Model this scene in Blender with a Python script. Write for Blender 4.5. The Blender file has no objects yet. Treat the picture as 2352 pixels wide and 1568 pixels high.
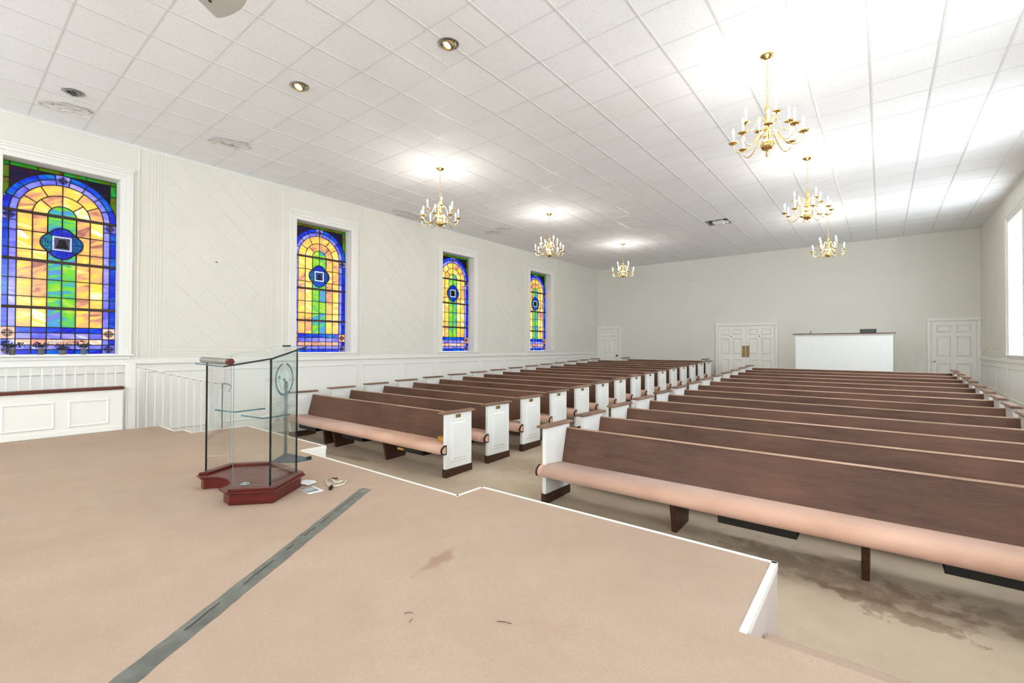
import bpy, bmesh, math, random
from mathutils import Vector, Matrix
from mathutils.geometry import delaunay_2d_cdt
rnd = random.Random(7)
scene = bpy.context.scene
COL = scene.collection
# ------------------------------------------------------------------ camera
CAMZ = 1.80
F_PX, YAW, PITCH, ROLL = 1063.5, .6735, .0108, .0030
cam_d = bpy.data.cameras.new('camera'); cam = bpy.data.objects.new('camera', cam_d); COL.objects.link(cam)
cam_d.sensor_fit = 'HORIZONTAL'; cam_d.sensor_width = 36.0; cam_d.lens = F_PX / 2352 * 36.0
cam_d.clip_start = .05; cam_d.clip_end = 200
_c, _s = math.cos(YAW), math.sin(YAW)
_F = Vector((-_s, _c, 0)); _R = Vector((_c, _s, 0)); _U = Vector((0, 0, 1))
_F2 = _F * math.cos(PITCH) + _U * math.sin(PITCH); _U2 = _U * math.cos(PITCH) - _F * math.sin(PITCH)
_R3 = _R * math.cos(ROLL) + _U2 * math.sin(ROLL); _U3 = _U2 * math.cos(ROLL) - _R * math.sin(ROLL)
cam.matrix_world = Matrix(((_R3.x, _U3.x, -_F2.x, 0), (_R3.y, _U3.y, -_F2.y, 0), (_R3.z, _U3.z, -_F2.z, CAMZ), (0, 0, 0, 1)))
scene.camera = cam
# ------------------------------------------------------------------ world, view, daylight
SKY = 13.0
STAIN_T = 4.1 / SKY                                          # how much daylight the stained glass lets through
w = bpy.data.worlds.new('sky'); scene.world = w; w.use_nodes = True
_n = w.node_tree.nodes; _bg = _n['Background']; _bg.inputs[1].default_value = SKY; w.cycles.sampling_method = 'NONE'
_tc = _n.new('ShaderNodeTexCoord'); _sx = _n.new('ShaderNodeSeparateXYZ'); _rp = _n.new('ShaderNodeValToRGB')
w.node_tree.links.new(_tc.outputs['Generated'], _sx.inputs[0]); w.node_tree.links.new(_sx.outputs[2], _rp.inputs[0]); w.node_tree.links.new(_rp.outputs[0], _bg.inputs[0])
_rp.color_ramp.elements[0].position = 0.0; _rp.color_ramp.elements[0].color = (.38, .42, .45, 1)      # overcast sky above sunlit ground
_rp.color_ramp.elements[1].position = 0.02; _rp.color_ramp.elements[1].color = (.80, .91, 1.0, 1)
scene.view_settings.view_transform = 'Standard'; scene.view_settings.look = 'None'
scene.view_settings.gamma = 1; scene.view_settings.use_curve_mapping = False
scene.view_settings.exposure = 1.14
scene.cycles.use_denoising = True
scene.cycles.max_bounces = 6; scene.cycles.diffuse_bounces = 4; scene.cycles.glossy_bounces = 2; scene.cycles.transmission_bounces = 4
scene.cycles.use_adaptive_sampling = True; scene.cycles.adaptive_threshold = .08; scene.cycles.adaptive_min_samples = 12
scene.cycles.transparent_max_bounces = 24; scene.cycles.sample_clamp_indirect = 40.0
CHANDELIER_W = 20.0
DOWNLIGHT_W = 22.0
DAYLIGHT = 5.2                                              # radiance of the daylit panes
# ------------------------------------------------------------------ room numbers (metres, floor by the stage = 0)
XL, XR, YF, YB, ZC = -9.83, 2.19, -5.4, 18.4, 5.18
SLOPE0, SLOPE = 4.3, .0357
ZS = .55                                                    # stage
def floor_z(y): return max(0.0, (y - SLOPE0) * SLOPE)
WIN_Y0 = (-3.63, -2.32)  # unseen right-wall window added to light the stage end
WIN_Y = [(.61, 1.92), (4.875, 6.185), (9.115, 10.425), (13.355, 14.665)]
WZ0, WZ1 = 1.655, 4.53

# ------------------------------------------------------------------ material helpers
def lin(c):
    c = c / 255
    return c / 12.92 if c <= .04045 else ((c + .055) / 1.055) ** 2.4
def rgb(r, g, b): return (lin(r), lin(g), lin(b), 1)
class N:
    def __init__(s, m): s.t = m.node_tree; s.t.nodes.clear()
    def __call__(s, typ, ins=None, **kw):
        n = s.t.nodes.new(typ)
        for k, v in kw.items(): setattr(n, k, v)
        for k, v in (ins or {}).items():
            sock = n.inputs[k]
            if hasattr(v, 'is_output'): s.t.links.new(v, sock)
            else: sock.default_value = v
        return n
    def ramp(s, fac, stops, interp='LINEAR'):
        n = s.t.nodes.new('ShaderNodeValToRGB'); n.color_ramp.interpolation = interp
        while len(n.color_ramp.elements) < len(stops): n.color_ramp.elements.new(.5)
        for e, (p, c) in zip(n.color_ramp.elements, stops): e.position = p; e.color = c
        s.t.links.new(fac, n.inputs[0]); return n.outputs[0]
    def mix(s, fac, a, b, mode='MIX'):
        n = s.t.nodes.new('ShaderNodeMix'); n.data_type = 'RGBA'; n.blend_type = mode
        for k, v in ((0, fac), (6, a), (7, b)):
            if hasattr(v, 'is_output'): s.t.links.new(v, n.inputs[k])
            else: n.inputs[k].default_value = v
        return n.outputs[2]
    def math(s, op, a, b=None):
        n = s.t.nodes.new('ShaderNodeMath'); n.operation = op
        for k, v in ((0, a), (1, b)):
            if v is None: continue
            if hasattr(v, 'is_output'): s.t.links.new(v, n.inputs[k])
            else: n.inputs[k].default_value = v
        return n.outputs[0]
    def out(s, sh): s('ShaderNodeOutputMaterial', {'Surface': sh})
def mat(name):
    m = bpy.data.materials.new(name); m.use_nodes = True
    return m, N(m)
def simple(name, col, rough=.5, metal=0.0, var=.06, scale=6.0, bump=0.0, bscale=80.0, stretch=None, spec=.5):
    m, n = mat(name)
    tc = n('ShaderNodeTexCoord').outputs['Object']
    v = n('ShaderNodeMapping', {'Vector': tc, 'Scale': stretch or (1, 1, 1)}).outputs[0]
    noi = n('ShaderNodeTexNoise', {'Vector': v, 'Scale': scale, 'Detail': 5.0, 'Roughness': .6}).outputs['Fac']
    lo = tuple(c * (1 - var) for c in col[:3]) + (1,); hi = tuple(min(1, c * (1 + var)) for c in col[:3]) + (1,)
    colr = n.ramp(noi, [(.3, lo), (.7, hi)])
    d = {'Base Color': colr, 'Roughness': rough, 'Metallic': metal, 'Specular IOR Level': spec}
    if bump:
        bn = n('ShaderNodeTexNoise', {'Vector': v, 'Scale': bscale, 'Detail': 3.0}).outputs['Fac']
        d['Normal'] = n('ShaderNodeBump', {'Height': bn, 'Strength': bump, 'Distance': .01}).outputs[0]
    n.out(n('ShaderNodeBsdfPrincipled', d).outputs[0]); return m
M = {}
M['wall'] = simple('wall_paint', rgb(231, 228, 217), .65, var=.015, scale=1.5, bump=.05, bscale=120)
M['board'] = simple('board_paint', rgb(231, 228, 217), .6, var=.015, scale=1.5, bump=.04, bscale=90)
M['trim'] = simple('trim_paint', rgb(241, 239, 232), .45, var=.01, scale=3)
M['mauve'] = simple('mauve_grey_paint', rgb(206, 192, 186), .7, var=.04, scale=4)
M['pewwhite'] = simple('pew_white_paint', rgb(234, 234, 230), .35, var=.02, scale=9)
M['brass'] = simple('polished_brass', (.82, .58, .22, 1), .16, 1.0, var=.05, scale=20)
M['plate'] = simple('tarnished_brass', (.30, .20, .08, 1), .5, .8, var=.25, scale=30)
M['chrome'] = simple('chrome', (.8, .8, .8, 1), .12, 1.0, var=.02)
M['black'] = simple('black_paint', rgb(18, 18, 18), .5, var=.2, scale=20)
M['darkwood'] = simple('black_brown_wood', rgb(34, 22, 18), .45, var=.3, scale=4, stretch=(1, 8, 8))
M['grey_plastic'] = simple('grey_plastic', rgb(70, 74, 76), .5, var=.1)
M['bluegrey'] = simple('blue_grey_metal', rgb(90, 102, 110), .45, .3, var=.12, scale=12)
M['white_plastic'] = simple('white_plastic', rgb(235, 233, 226), .4, var=.02)
M['paper'] = simple('paper', rgb(235, 236, 236), .7, var=.04)
M['amber'] = simple('amber_card', rgb(196, 140, 60), .55, var=.12, scale=15)
M['candle'] = simple('candle_sleeve', rgb(245, 243, 235), .5, var=.02)
M['fan'] = simple('fan_blade_grey', rgb(196, 196, 188), .6, var=.03)
M['pot'] = simple('grey_pot', rgb(134, 130, 124), .7, var=.1, scale=25)
M['soil'] = simple('leaf_purple', rgb(72, 62, 84), .6, var=.3, scale=30)
M['leaf'] = simple('leaf_grey_green', rgb(66, 74, 66), .6, var=.3, scale=30)
M['flake'] = simple('peeling_paint', rgb(232, 230, 226), .8, var=.05, scale=25)
M['steel'] = simple('brushed_steel', (.42, .42, .4, 1), .35, 1.0, var=.08)
M['lead'] = simple('lead_came', rgb(28, 24, 24), .5, .4, var=.2)
M['saddle'] = simple('saddle_bar_brown', rgb(52, 28, 20), .5, var=.2)
M['hole'] = simple('plenum_grey', rgb(170, 168, 158), .9, var=.1)
M['lens_off'] = simple('lamp_lens_dark', rgb(70, 70, 72), .15, var=.2)
M['knobblack'] = simple('knob_dark_bronze', rgb(40, 36, 32), .3, .8, var=.1)
M['cord'] = simple('white_cord', rgb(238, 232, 220), .5, var=.03)
M['twig'] = simple('dry_twig', rgb(60, 40, 30), .8, var=.2)

def wood(name, dark, light, rough, stretch, scale=3.0, coat=0.0, worn=None):
    m, n = mat(name)
    tc = n('ShaderNodeTexCoord').outputs['Object']
    oi = n('ShaderNodeObjectInfo').outputs['Random']
    off = n('ShaderNodeCombineXYZ', {'X': n.math('MULTIPLY', oi, 37.0), 'Y': n.math('MULTIPLY', oi, 11.0)}).outputs[0]
    tc = n('ShaderNodeVectorMath', {0: tc, 1: off}, operation='ADD').outputs[0]
    v = n('ShaderNodeMapping', {'Vector': tc, 'Scale': stretch}).outputs[0]
    a = n('ShaderNodeTexNoise', {'Vector': v, 'Scale': scale, 'Detail': 8.0, 'Roughness': .65, 'Distortion': .4}).outputs['Fac']
    b = n('ShaderNodeTexNoise', {'Vector': v, 'Scale': scale * 9, 'Detail': 3.0}).outputs['Fac']
    f = n.math('ADD', n.math('MULTIPLY', a, .7), n.math('MULTIPLY', b, .3))
    col = n.ramp(f, [(.32, dark), (.68, light)])
    big = n('ShaderNodeTexNoise', {'Vector': tc, 'Scale': .9, 'Detail': 2.0}).outputs['Fac']
    col = n.mix(n.ramp(big, [(.4, (0, 0, 0, 1)), (.75, (.5, .5, .5, 1))]), col, tuple(min(1, c * 1.5) for c in light[:3]) + (1,))
    r = n.math('ADD', n.math('MULTIPLY', b, .18), rough - .09)
    n.out(n('ShaderNodeBsdfPrincipled', {'Base Color': col, 'Roughness': r, 'Specular IOR Level': .3, 'Coat Weight': coat, 'Coat Roughness': .2,
          'Normal': n('ShaderNodeBump', {'Height': f, 'Strength': .12, 'Distance': .004}).outputs[0]}).outputs[0])
    return m
M['pewwood'] = wood('walnut_pew', rgb(68, 45, 35), rgb(108, 75, 57), .5, (1, 7, 7), 2.2)
M['capwood'] = wood('walnut_cap', rgb(86, 60, 48), rgb(146, 112, 90), .42, (6, 1, 6), 4)
M['basewood'] = wood('pew_base_wood', rgb(40, 24, 18), rgb(80, 52, 38), .42, (5, 1, 5), 4)
M['glintwood'] = wood('pew_edge_painted_glint', rgb(136, 104, 84), rgb(188, 158, 136), .4, (1, 7, 7), 3)  # pale wood colour stands in for light glinting along the pew-back tops
M['mahogany'] = wood('mahogany', rgb(58, 16, 12), rgb(104, 34, 24), .34, (1, 1, 6), 1.2, .12)
M['capmahog'] = wood('mahogany_cap', rgb(70, 30, 22), rgb(112, 54, 40), .38, (6, 1, 6), 3, .2)

def carpet(name, base, dark, stains):
    m, n = mat(name)
    pos = n('ShaderNodeNewGeometry').outputs['Position']
    big = n('ShaderNodeTexNoise', {'Vector': pos, 'Scale': .9, 'Detail': 4.0, 'Roughness': .55}).outputs['Fac']
    mid = n('ShaderNodeTexNoise', {'Vector': pos, 'Scale': 5.0, 'Detail': 4.0}).outputs['Fac']
    fine = n('ShaderNodeTexNoise', {'Vector': pos, 'Scale': 190.0, 'Detail': 2.0}).outputs['Fac']
    col = n.mix(n.ramp(big, [(.38, (0, 0, 0, 1)), (.72, (.55, .55, .55, 1))]), base, dark)
    col = n.mix(n.ramp(mid, [(.45, (0, 0, 0, 1)), (.8, (.25, .25, .25, 1))]), col, dark)
    col = n.mix(n.ramp(fine, [(.3, (.75, .75, .75, 1)), (.5, (0, 0, 0, 1))]), col, tuple(c * .8 for c in base[:3]) + (1,))
    sep = n('ShaderNodeSeparateXYZ', {0: pos})
    wob = n('ShaderNodeTexNoise', {'Vector': pos, 'Scale': 6.0, 'Detail': 5.0, 'Roughness': .6}).outputs['Fac']
    for (cx, cy, ang, rx, ry, k, sc, edge) in stains:
        dx = n.math('SUBTRACT', sep.outputs[0], cx); dy = n.math('SUBTRACT', sep.outputs[1], cy)
        ca, sa = math.cos(ang), math.sin(ang)
        a = n.math('ADD', n.math('MULTIPLY', dx, ca / rx), n.math('MULTIPLY', dy, sa / rx))
        b = n.math('ADD', n.math('MULTIPLY', dx, -sa / ry), n.math('MULTIPLY', dy, ca / ry))
        d = n.math('SQRT', n.math('ADD', n.math('MULTIPLY', a, a), n.math('MULTIPLY', b, b)))
        d = n.math('ADD', d, n.math('MULTIPLY', n.math('SUBTRACT', wob, .5), 3.0))
        f = n.ramp(d, [(max(0.0, .62 - edge), (k, k, k, 1)), (.62 + edge, (0, 0, 0, 1))])
        col = n.mix(f, col, sc)
    bh = n('ShaderNodeTexNoise', {'Vector': pos, 'Scale': 260.0, 'Detail': 2.0}).outputs['Fac']
    n.out(n('ShaderNodeBsdfPrincipled', {'Base Color': col, 'Roughness': .95, 'Specular IOR Level': .1,
          'Normal': n('ShaderNodeBump', {'Height': bh, 'Strength': .35, 'Distance': .006}).outputs[0]}).outputs[0])
    return m
brown = rgb(150, 112, 88)
M['stage_carpet'] = carpet('stage_carpet', rgb(188, 165, 146), rgb(170, 144, 127),
    [(-2.03, 1.87, math.atan2(.48, -.1), .25, .05, .5, brown, .3), (-1.1, 1.75, .4, .3, .10, .16, rgb(165, 130, 112), .4)])
M['floor_carpet'] = carpet('floor_carpet', rgb(200, 183, 160), rgb(170, 150, 127),
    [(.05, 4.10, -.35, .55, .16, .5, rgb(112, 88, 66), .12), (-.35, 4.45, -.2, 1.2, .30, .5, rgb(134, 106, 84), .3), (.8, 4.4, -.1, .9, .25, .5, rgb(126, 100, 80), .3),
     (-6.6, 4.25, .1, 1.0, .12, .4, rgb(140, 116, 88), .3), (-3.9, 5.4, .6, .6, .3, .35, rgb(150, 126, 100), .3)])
m, n = mat('pew_cushion')
tc = n('ShaderNodeTexCoord').outputs['Object']
a = n('ShaderNodeTexNoise', {'Vector': tc, 'Scale': 2.0, 'Detail': 4.0}).outputs['Fac']
wv = n('ShaderNodeTexNoise', {'Vector': tc, 'Scale': 300.0, 'Detail': 2.0}).outputs['Fac']
n.out(n('ShaderNodeBsdfPrincipled', {'Base Color': n.ramp(a, [(.3, rgb(198, 154, 130)), (.7, rgb(218, 176, 152))]), 'Roughness': .85, 'Sheen Weight': .2,
      'Normal': n('ShaderNodeBump', {'Height': wv, 'Strength': .25, 'Distance': .003}).outputs[0]}).outputs[0])
M['cushion'] = m
m, n = mat('ceiling_tile')
tc = n('ShaderNodeNewGeometry').outputs['Position']
v = n('ShaderNodeMapping', {'Vector': tc, 'Scale': (1, 1.0, 1)}).outputs[0]
sp = n('ShaderNodeTexNoise', {'Vector': v, 'Scale': 70.0, 'Detail': 3.0, 'Roughness': .7}).outputs['Fac']
sp2 = n('ShaderNodeTexNoise', {'Vector': v, 'Scale': 160.0, 'Detail': 2.0}).outputs['Fac']
speck = n.ramp(n.math('ADD', n.math('MULTIPLY', sp, .6), n.math('MULTIPLY', sp2, .4)), [(.34, (0, 0, 0, 1)), (.46, (1, 1, 1, 1))])
oi = n('ShaderNodeObjectInfo').outputs['Random']
base = n.mix(n.ramp(oi, [(0, (0, 0, 0, 1)), (1, (1, 1, 1, 1))]), rgb(249, 250, 251), rgb(251, 252, 253))
n.out(n('ShaderNodeBsdfPrincipled', {'Base Color': n.mix(speck, rgb(222, 221, 220), base), 'Roughness': .9,
      'Normal': n('ShaderNodeBump', {'Height': speck, 'Strength': .25, 'Distance': .006}).outputs[0]}).outputs[0])
M['tile'] = m
M['tbar'] = simple('tbar_white', rgb(228, 228, 227), .4, var=.01)
m, n = mat('duct_tape')
tc = n('ShaderNodeTexCoord').outputs['Object']
a = n('ShaderNodeTexNoise', {'Vector': tc, 'Scale': 9.0, 'Detail': 5.0}).outputs['Fac']
n.out(n('ShaderNodeBsdfPrincipled', {'Base Color': n.ramp(a, [(.3, rgb(88, 89, 82)), (.7, rgb(116, 119, 110))]), 'Roughness': .38}).outputs[0])
M['tape'] = m
def emit(name, col, s, vis_only=False):
    m, n = mat(name)
    n.out(n('ShaderNodeEmission', {'Color': col, 'Strength': s}).outputs[0])
    if vis_only: m.cycles.emission_sampling = 'NONE'
    return m
M['bulb'] = emit('lit_bulb', (1, .95, .88, 1), 4.0, True)
M['dl_lit'] = emit('lit_lamp_face', (1, .92, .78, 1), 4.0, True)
def glass(name, tint, gl=.06, rough=.0):
    m, n = mat(name)
    fr = n('ShaderNodeFresnel', {'IOR': 1.45}).outputs[0]
    t = n('ShaderNodeBsdfTransparent', {'Color': tint}); g = n('ShaderNodeBsdfGlossy', {'Roughness': .03, 'Color': (1, 1, 1, 1)})
    n.out(n('ShaderNodeMixShader', {0: n.math('MULTIPLY', fr, .22), 1: t.outputs[0], 2: g.outputs[0]}).outputs[0])
    return m
M['glass'] = glass('clear_glass', (.975, .985, .98, 1))
M['glass_tint'] = glass('tinted_glass', (.93, .965, .96, 1))
M['glass_edge'] = simple('glass_edge_dark', rgb(24, 34, 34), .1, var=.2)
M['shelf_edge'] = simple('glass_edge_teal', rgb(70, 112, 116), .1, var=.4, scale=14)
M['etch'] = simple('etched_frost', rgb(178, 200, 200), .7, var=.08, scale=40)
M['etchdark'] = simple('etched_deep', rgb(110, 140, 142), .6, var=.2, scale=40)
M['window_clear'] = emit('daylit_frosted_glass', (.86, .94, 1.0, 1), 2.0, True)
def stained(name, stops, scale=3.0, stretch=(1, 1, 4)):
    m, n = mat(name)
    tc = n('ShaderNodeTexCoord').outputs['Object']
    oi = n('ShaderNodeObjectInfo').outputs['Random']
    off = n('ShaderNodeCombineXYZ', {'X': n.math('MULTIPLY', oi, 91.0), 'Y': n.math('MULTIPLY', oi, 53.0), 'Z': n.math('MULTIPLY', oi, 29.0)}).outputs[0]
    v = n('ShaderNodeVectorMath', {0: tc, 1: off}, operation='ADD').outputs[0]
    rot = n('ShaderNodeVectorRotate', {'Vector': v, 'Axis': (1, 0, 0), 'Angle': n.math('MULTIPLY', n.math('SUBTRACT', oi, .5), 1.2)}, rotation_type='AXIS_ANGLE').outputs[0]
    mp = n('ShaderNodeMapping', {'Vector': rot, 'Scale': stretch}).outputs[0]
    a = n('ShaderNodeTexNoise', {'Vector': mp, 'Scale': scale, 'Detail': 5.0, 'Roughness': .6, 'Distortion': .9}).outputs['Fac']
    f = n.math('ADD', a, n.math('MULTIPLY', n.math('SUBTRACT', oi, .5), .22))
    col = n.ramp(f, stops)
    col = n.mix(1.0, col, (STAIN_T, STAIN_T, STAIN_T, 1), 'MULTIPLY')
    tr = n('ShaderNodeBsdfTranslucent', {'Color': col}); gl = n('ShaderNodeBsdfGlossy', {'Color': (1, 1, 1, 1), 'Roughness': .15})
    n.out(n('ShaderNodeMixShader', {0: .03, 1: tr.outputs[0], 2: gl.outputs[0]}).outputs[0])
    return m
M['g_amber'] = stained('glass_amber', [(.26, rgb(196, 150, 140)), (.38, rgb(230, 190, 160)), (.47, rgb(242, 208, 150)), (.54, rgb(246, 218, 120)), (.62, rgb(246, 226, 178)), (.75, rgb(252, 246, 240))])
M['g_green'] = stained('glass_green', [(.28, rgb(166, 164, 208)), (.4, rgb(120, 184, 214)), (.48, rgb(140, 205, 150)), (.56, rgb(166, 214, 84)), (.64, rgb(196, 214, 120)), (.78, rgb(230, 226, 180))])
M['g_blue'] = stained('glass_blue', [(.28, rgb(40, 55, 195)), (.45, rgb(34, 96, 214)), (.6, rgb(36, 142, 216)), (.76, rgb(50, 186, 190))])
M['g_lav'] = stained('glass_lavender', [(.28, rgb(146, 136, 214)), (.48, rgb(172, 172, 230)), (.62, rgb(200, 184, 222)), (.78, rgb(222, 228, 244))])
M['g_purple'] = stained('glass_purple', [(.3, rgb(28, 10, 70)), (.55, rgb(50, 25, 105)), (.75, rgb(110, 40, 90))])
M['g_lime'] = stained('glass_lime', [(.28, rgb(150, 70, 40)), (.42, rgb(150, 160, 20)), (.58, rgb(90, 175, 60)), (.75, rgb(60, 200, 150))])
M['g_pink'] = stained('glass_pink', [(.28, rgb(230, 180, 170)), (.5, rgb(240, 205, 180)), (.75, rgb(252, 240, 240))])
M['g_teal'] = stained('glass_teal', [(.28, rgb(40, 84, 186)), (.5, rgb(50, 136, 186)), (.75, rgb(90, 200, 160))], 9)
M['g_white'] = stained('glass_white', [(.3, rgb(205, 205, 235)), (.7, rgb(240, 245, 250))])
M['g_scene'] = [stained('glass_scene_%s' % k, st, 9, (1, 1, 1)) for k, st in (
    ('scroll', [(.3, rgb(120, 110, 120)), (.7, rgb(150, 140, 160))]),
    ('sea', [(.35, rgb(120, 105, 110)), (.48, rgb(70, 110, 180)), (.56, rgb(60, 140, 200)), (.68, rgb(150, 105, 90))]),
    ('dusk', [(.35, rgb(40, 40, 60)), (.5, rgb(120, 50, 40)), (.65, rgb(60, 80, 90))]),
    ('ember', [(.35, rgb(30, 26, 30)), (.5, rgb(150, 60, 30)), (.65, rgb(60, 50, 60))]))]
M['g_bell'] = stained('glass_bell', [(.35, rgb(30, 90, 130)), (.5, rgb(80, 170, 210)), (.65, rgb(190, 225, 235))], 14, (1, 8, 1))
M['g_rust'] = stained('glass_rust', [(.35, rgb(120, 40, 15)), (.6, rgb(200, 130, 50))], 8)

# ------------------------------------------------------------------ object helpers
def wloc(o):
    v = Vector((0, 0, 0))
    while o: v = v + Vector(o.location); o = o.parent
    return v
def tag(o, label=None, cat=None, group=None, kind=None):
    for k, v in (('label', label), ('category', cat), ('group', group), ('kind', kind)):
        if v: o[k] = v
    return o
def thing(name, loc, label, cat, group=None):
    o = bpy.data.objects.new(name, None); o.empty_display_size = .1; COL.objects.link(o); o.location = loc
    return tag(o, label, cat, group)
def link(name, me, parent=None, loc=(0, 0, 0)):
    o = bpy.data.objects.new(name, me); COL.objects.link(o); o.parent = parent; o.location = loc
    return o
def mk(name, verts, faces, material, parent=None, smooth=False, bevel=0.0, seg=1):
    """world-coordinate mesh; parents are unrotated while building"""
    off = wloc(parent) if parent else Vector((0, 0, 0))
    me = bpy.data.meshes.new(name)
    me.from_pydata([tuple(Vector(v) - off) for v in verts], [], faces)
    bm = bmesh.new(); bm.from_mesh(me)
    bmesh.ops.recalc_face_normals(bm, faces=bm.faces)
    if bevel: bmesh.ops.bevel(bm, geom=[e for e in bm.edges if e.calc_face_angle(0) > .5], offset=bevel, segments=seg, affect='EDGES', profile=.5, clamp_overlap=True)
    bm.to_mesh(me); bm.free()
    if smooth:
        for p in me.polygons: p.use_smooth = True
    me.materials.append(material)
    return link(name, me, parent)
def boxv(x0, x1, y0, y1, z0, z1):
    return [(x, y, z) for x in (x0, x1) for y in (y0, y1) for z in (z0, z1)]
BF = [(0, 1, 3, 2), (4, 6, 7, 5), (0, 4, 5, 1), (2, 3, 7, 6), (0, 2, 6, 4), (1, 5, 7, 3)]
def box(name, x0, x1, y0, y1, z0, z1, material, parent=None, bevel=0.0, seg=1):
    return mk(name, boxv(x0, x1, y0, y1, z0, z1), BF, material, parent, bevel=bevel, seg=seg)
def boxes(name, lst, material, parent=None, bevel=0.0):
    vs, fs = [], []
    for b in lst:
        k = len(vs); vs += boxv(*b); fs += [tuple(i + k for i in f) for f in BF]
    return mk(name, vs, fs, material, parent, bevel=bevel)
def prism(poly, a0, a1, put):
    """poly of 2D points swept from a0 to a1; put(p, q, a) -> xyz"""
    n = len(poly)
    vs = [put(p, q, a0) for p, q in poly] + [put(p, q, a1) for p, q in poly]
    fs = [tuple(range(n)), tuple(range(2 * n - 1, n - 1, -1))] + [(i, (i + 1) % n, n + (i + 1) % n, n + i) for i in range(n)]
    return vs, fs
PX = lambda p, q, a: (a, p, q)      # profile in (y,z), swept along x
PY = lambda p, q, a: (p, a, q)      # profile in (x,z), swept along y
PZ = lambda p, q, a: (p, q, a)
def lathe(profile, cx, cy, z0, seg=20):
    vs, fs = [], []
    for r, z in profile:
        for k in range(seg):
            t = 2 * math.pi * k / seg; vs.append((cx + r * math.cos(t), cy + r * math.sin(t), z0 + z))
    for i in range(len(profile) - 1):
        for k in range(seg):
            a, b = i * seg + k, i * seg + (k + 1) % seg
            fs.append((a, b, b + seg, a + seg))
    fs.append(tuple(range(seg))); fs.append(tuple(range((len(profile) - 1) * seg, len(profile) * seg)))
    return vs, fs
def tube(pts, r, seg=8, closed=False):
    P = [Vector(p) for p in pts]; n = len(P); vs, fs = [], []
    rr = r if isinstance(r, (list, tuple)) else [r] * n
    up = Vector((0, 0, 1)); prev = None
    for i, p in enumerate(P):
        t = (P[(i + 1) % n] - P[i - 1]) if closed else (P[min(i + 1, n - 1)] - P[max(i - 1, 0)])
        t.normalize()
        if prev is None:
            u = t.cross(up)
            if u.length < 1e-3: u = t.cross(Vector((1, 0, 0)))
        else: u = prev - t * prev.dot(t)
        u.normalize(); prev = u; v = t.cross(u)
        for k in range(seg):
            a = 2 * math.pi * k / seg; vs.append(tuple(p + (u * math.cos(a) + v * math.sin(a)) * rr[i]))
    for i in range(n if closed else n - 1):
        for k in range(seg):
            a, b = i * seg + k, i * seg + (k + 1) % seg; c, d = ((i + 1) % n) * seg + k, ((i + 1) % n) * seg + (k + 1) % seg
            fs.append((a, b, d, c))
    if not closed: fs += [tuple(range(seg)), tuple(range((n - 1) * seg, n * seg))]
    return vs, fs
def join(lst):
    vs, fs = [], []
    for v, f in lst:
        k = len(vs); vs += v; fs += [tuple(i + k for i in q) for q in f]
    return vs, fs
def copy_tree(o, parent=None):
    c = o.copy(); COL.objects.link(c)
    if parent is not None: c.parent = parent
    for ch in list(KIDS.get(o, [])): copy_tree(ch, c)
    return c
KIDS = {}
def index_kids(root):
    for o in COL.objects:
        if o.parent: KIDS.setdefault(o.parent, [])
    KIDS.clear()
    for o in COL.objects:
        if o.parent: KIDS.setdefault(o.parent, []).append(o)
def inset(poly, d):
    n = len(poly); ar = sum(poly[i][0] * poly[(i + 1) % n][1] - poly[(i + 1) % n][0] * poly[i][1] for i in range(n))
    s = 1 if ar > 0 else -1; out = []
    for i in range(n):
        p0, p1, p2 = (Vector(poly[i - 1]), Vector(poly[i]), Vector(poly[(i + 1) % n]))
        e1 = (p1 - p0).normalized(); e2 = (p2 - p1).normalized()
        n1 = Vector((-e1.y, e1.x)) * s; n2 = Vector((-e2.y, e2.x)) * s
        b = n1 + n2
        if b.length < 1e-6: b = n1
        b.normalize(); k = d / max(.35, b.dot(n1)); out.append(tuple(p1 + b * k))
    return out
def clip_poly(poly, x0, x1, y0, y1):
    def cut(P, f, ins):
        out = []
        for i in range(len(P)):
            a, b = P[i - 1], P[i]
            if ins(b):
                if not ins(a): out.append(f(a, b))
                out.append(b)
            elif ins(a): out.append(f(a, b))
        return out
    def ix(c, k): return lambda a, b: tuple(a[j] + (b[j] - a[j]) * (c - a[k]) / (b[k] - a[k]) for j in (0, 1))
    for c, k, ins in ((x0, 0, lambda p: p[0] >= x0), (x1, 0, lambda p: p[0] <= x1), (y0, 1, lambda p: p[1] >= y0), (y1, 1, lambda p: p[1] <= y1)):
        if poly: poly = cut(poly, ix(c, k), ins)
    return poly
def text_mesh(s, size):
    cu = bpy.data.curves.new('t', 'FONT'); cu.body = s; cu.size = size; cu.align_x = 'CENTER'; cu.extrude = .0
    o = bpy.data.objects.new('t', cu); COL.objects.link(o)
    dg = bpy.context.evaluated_depsgraph_get(); me = bpy.data.meshes.new_from_object(o.evaluated_get(dg))
    vs = [tuple(v.co) for v in me.vertices]; fs = [tuple(p.vertices) for p in me.polygons]
    bpy.data.objects.remove(o); bpy.data.curves.remove(cu); bpy.data.meshes.remove(me)
    return vs, fs

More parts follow.
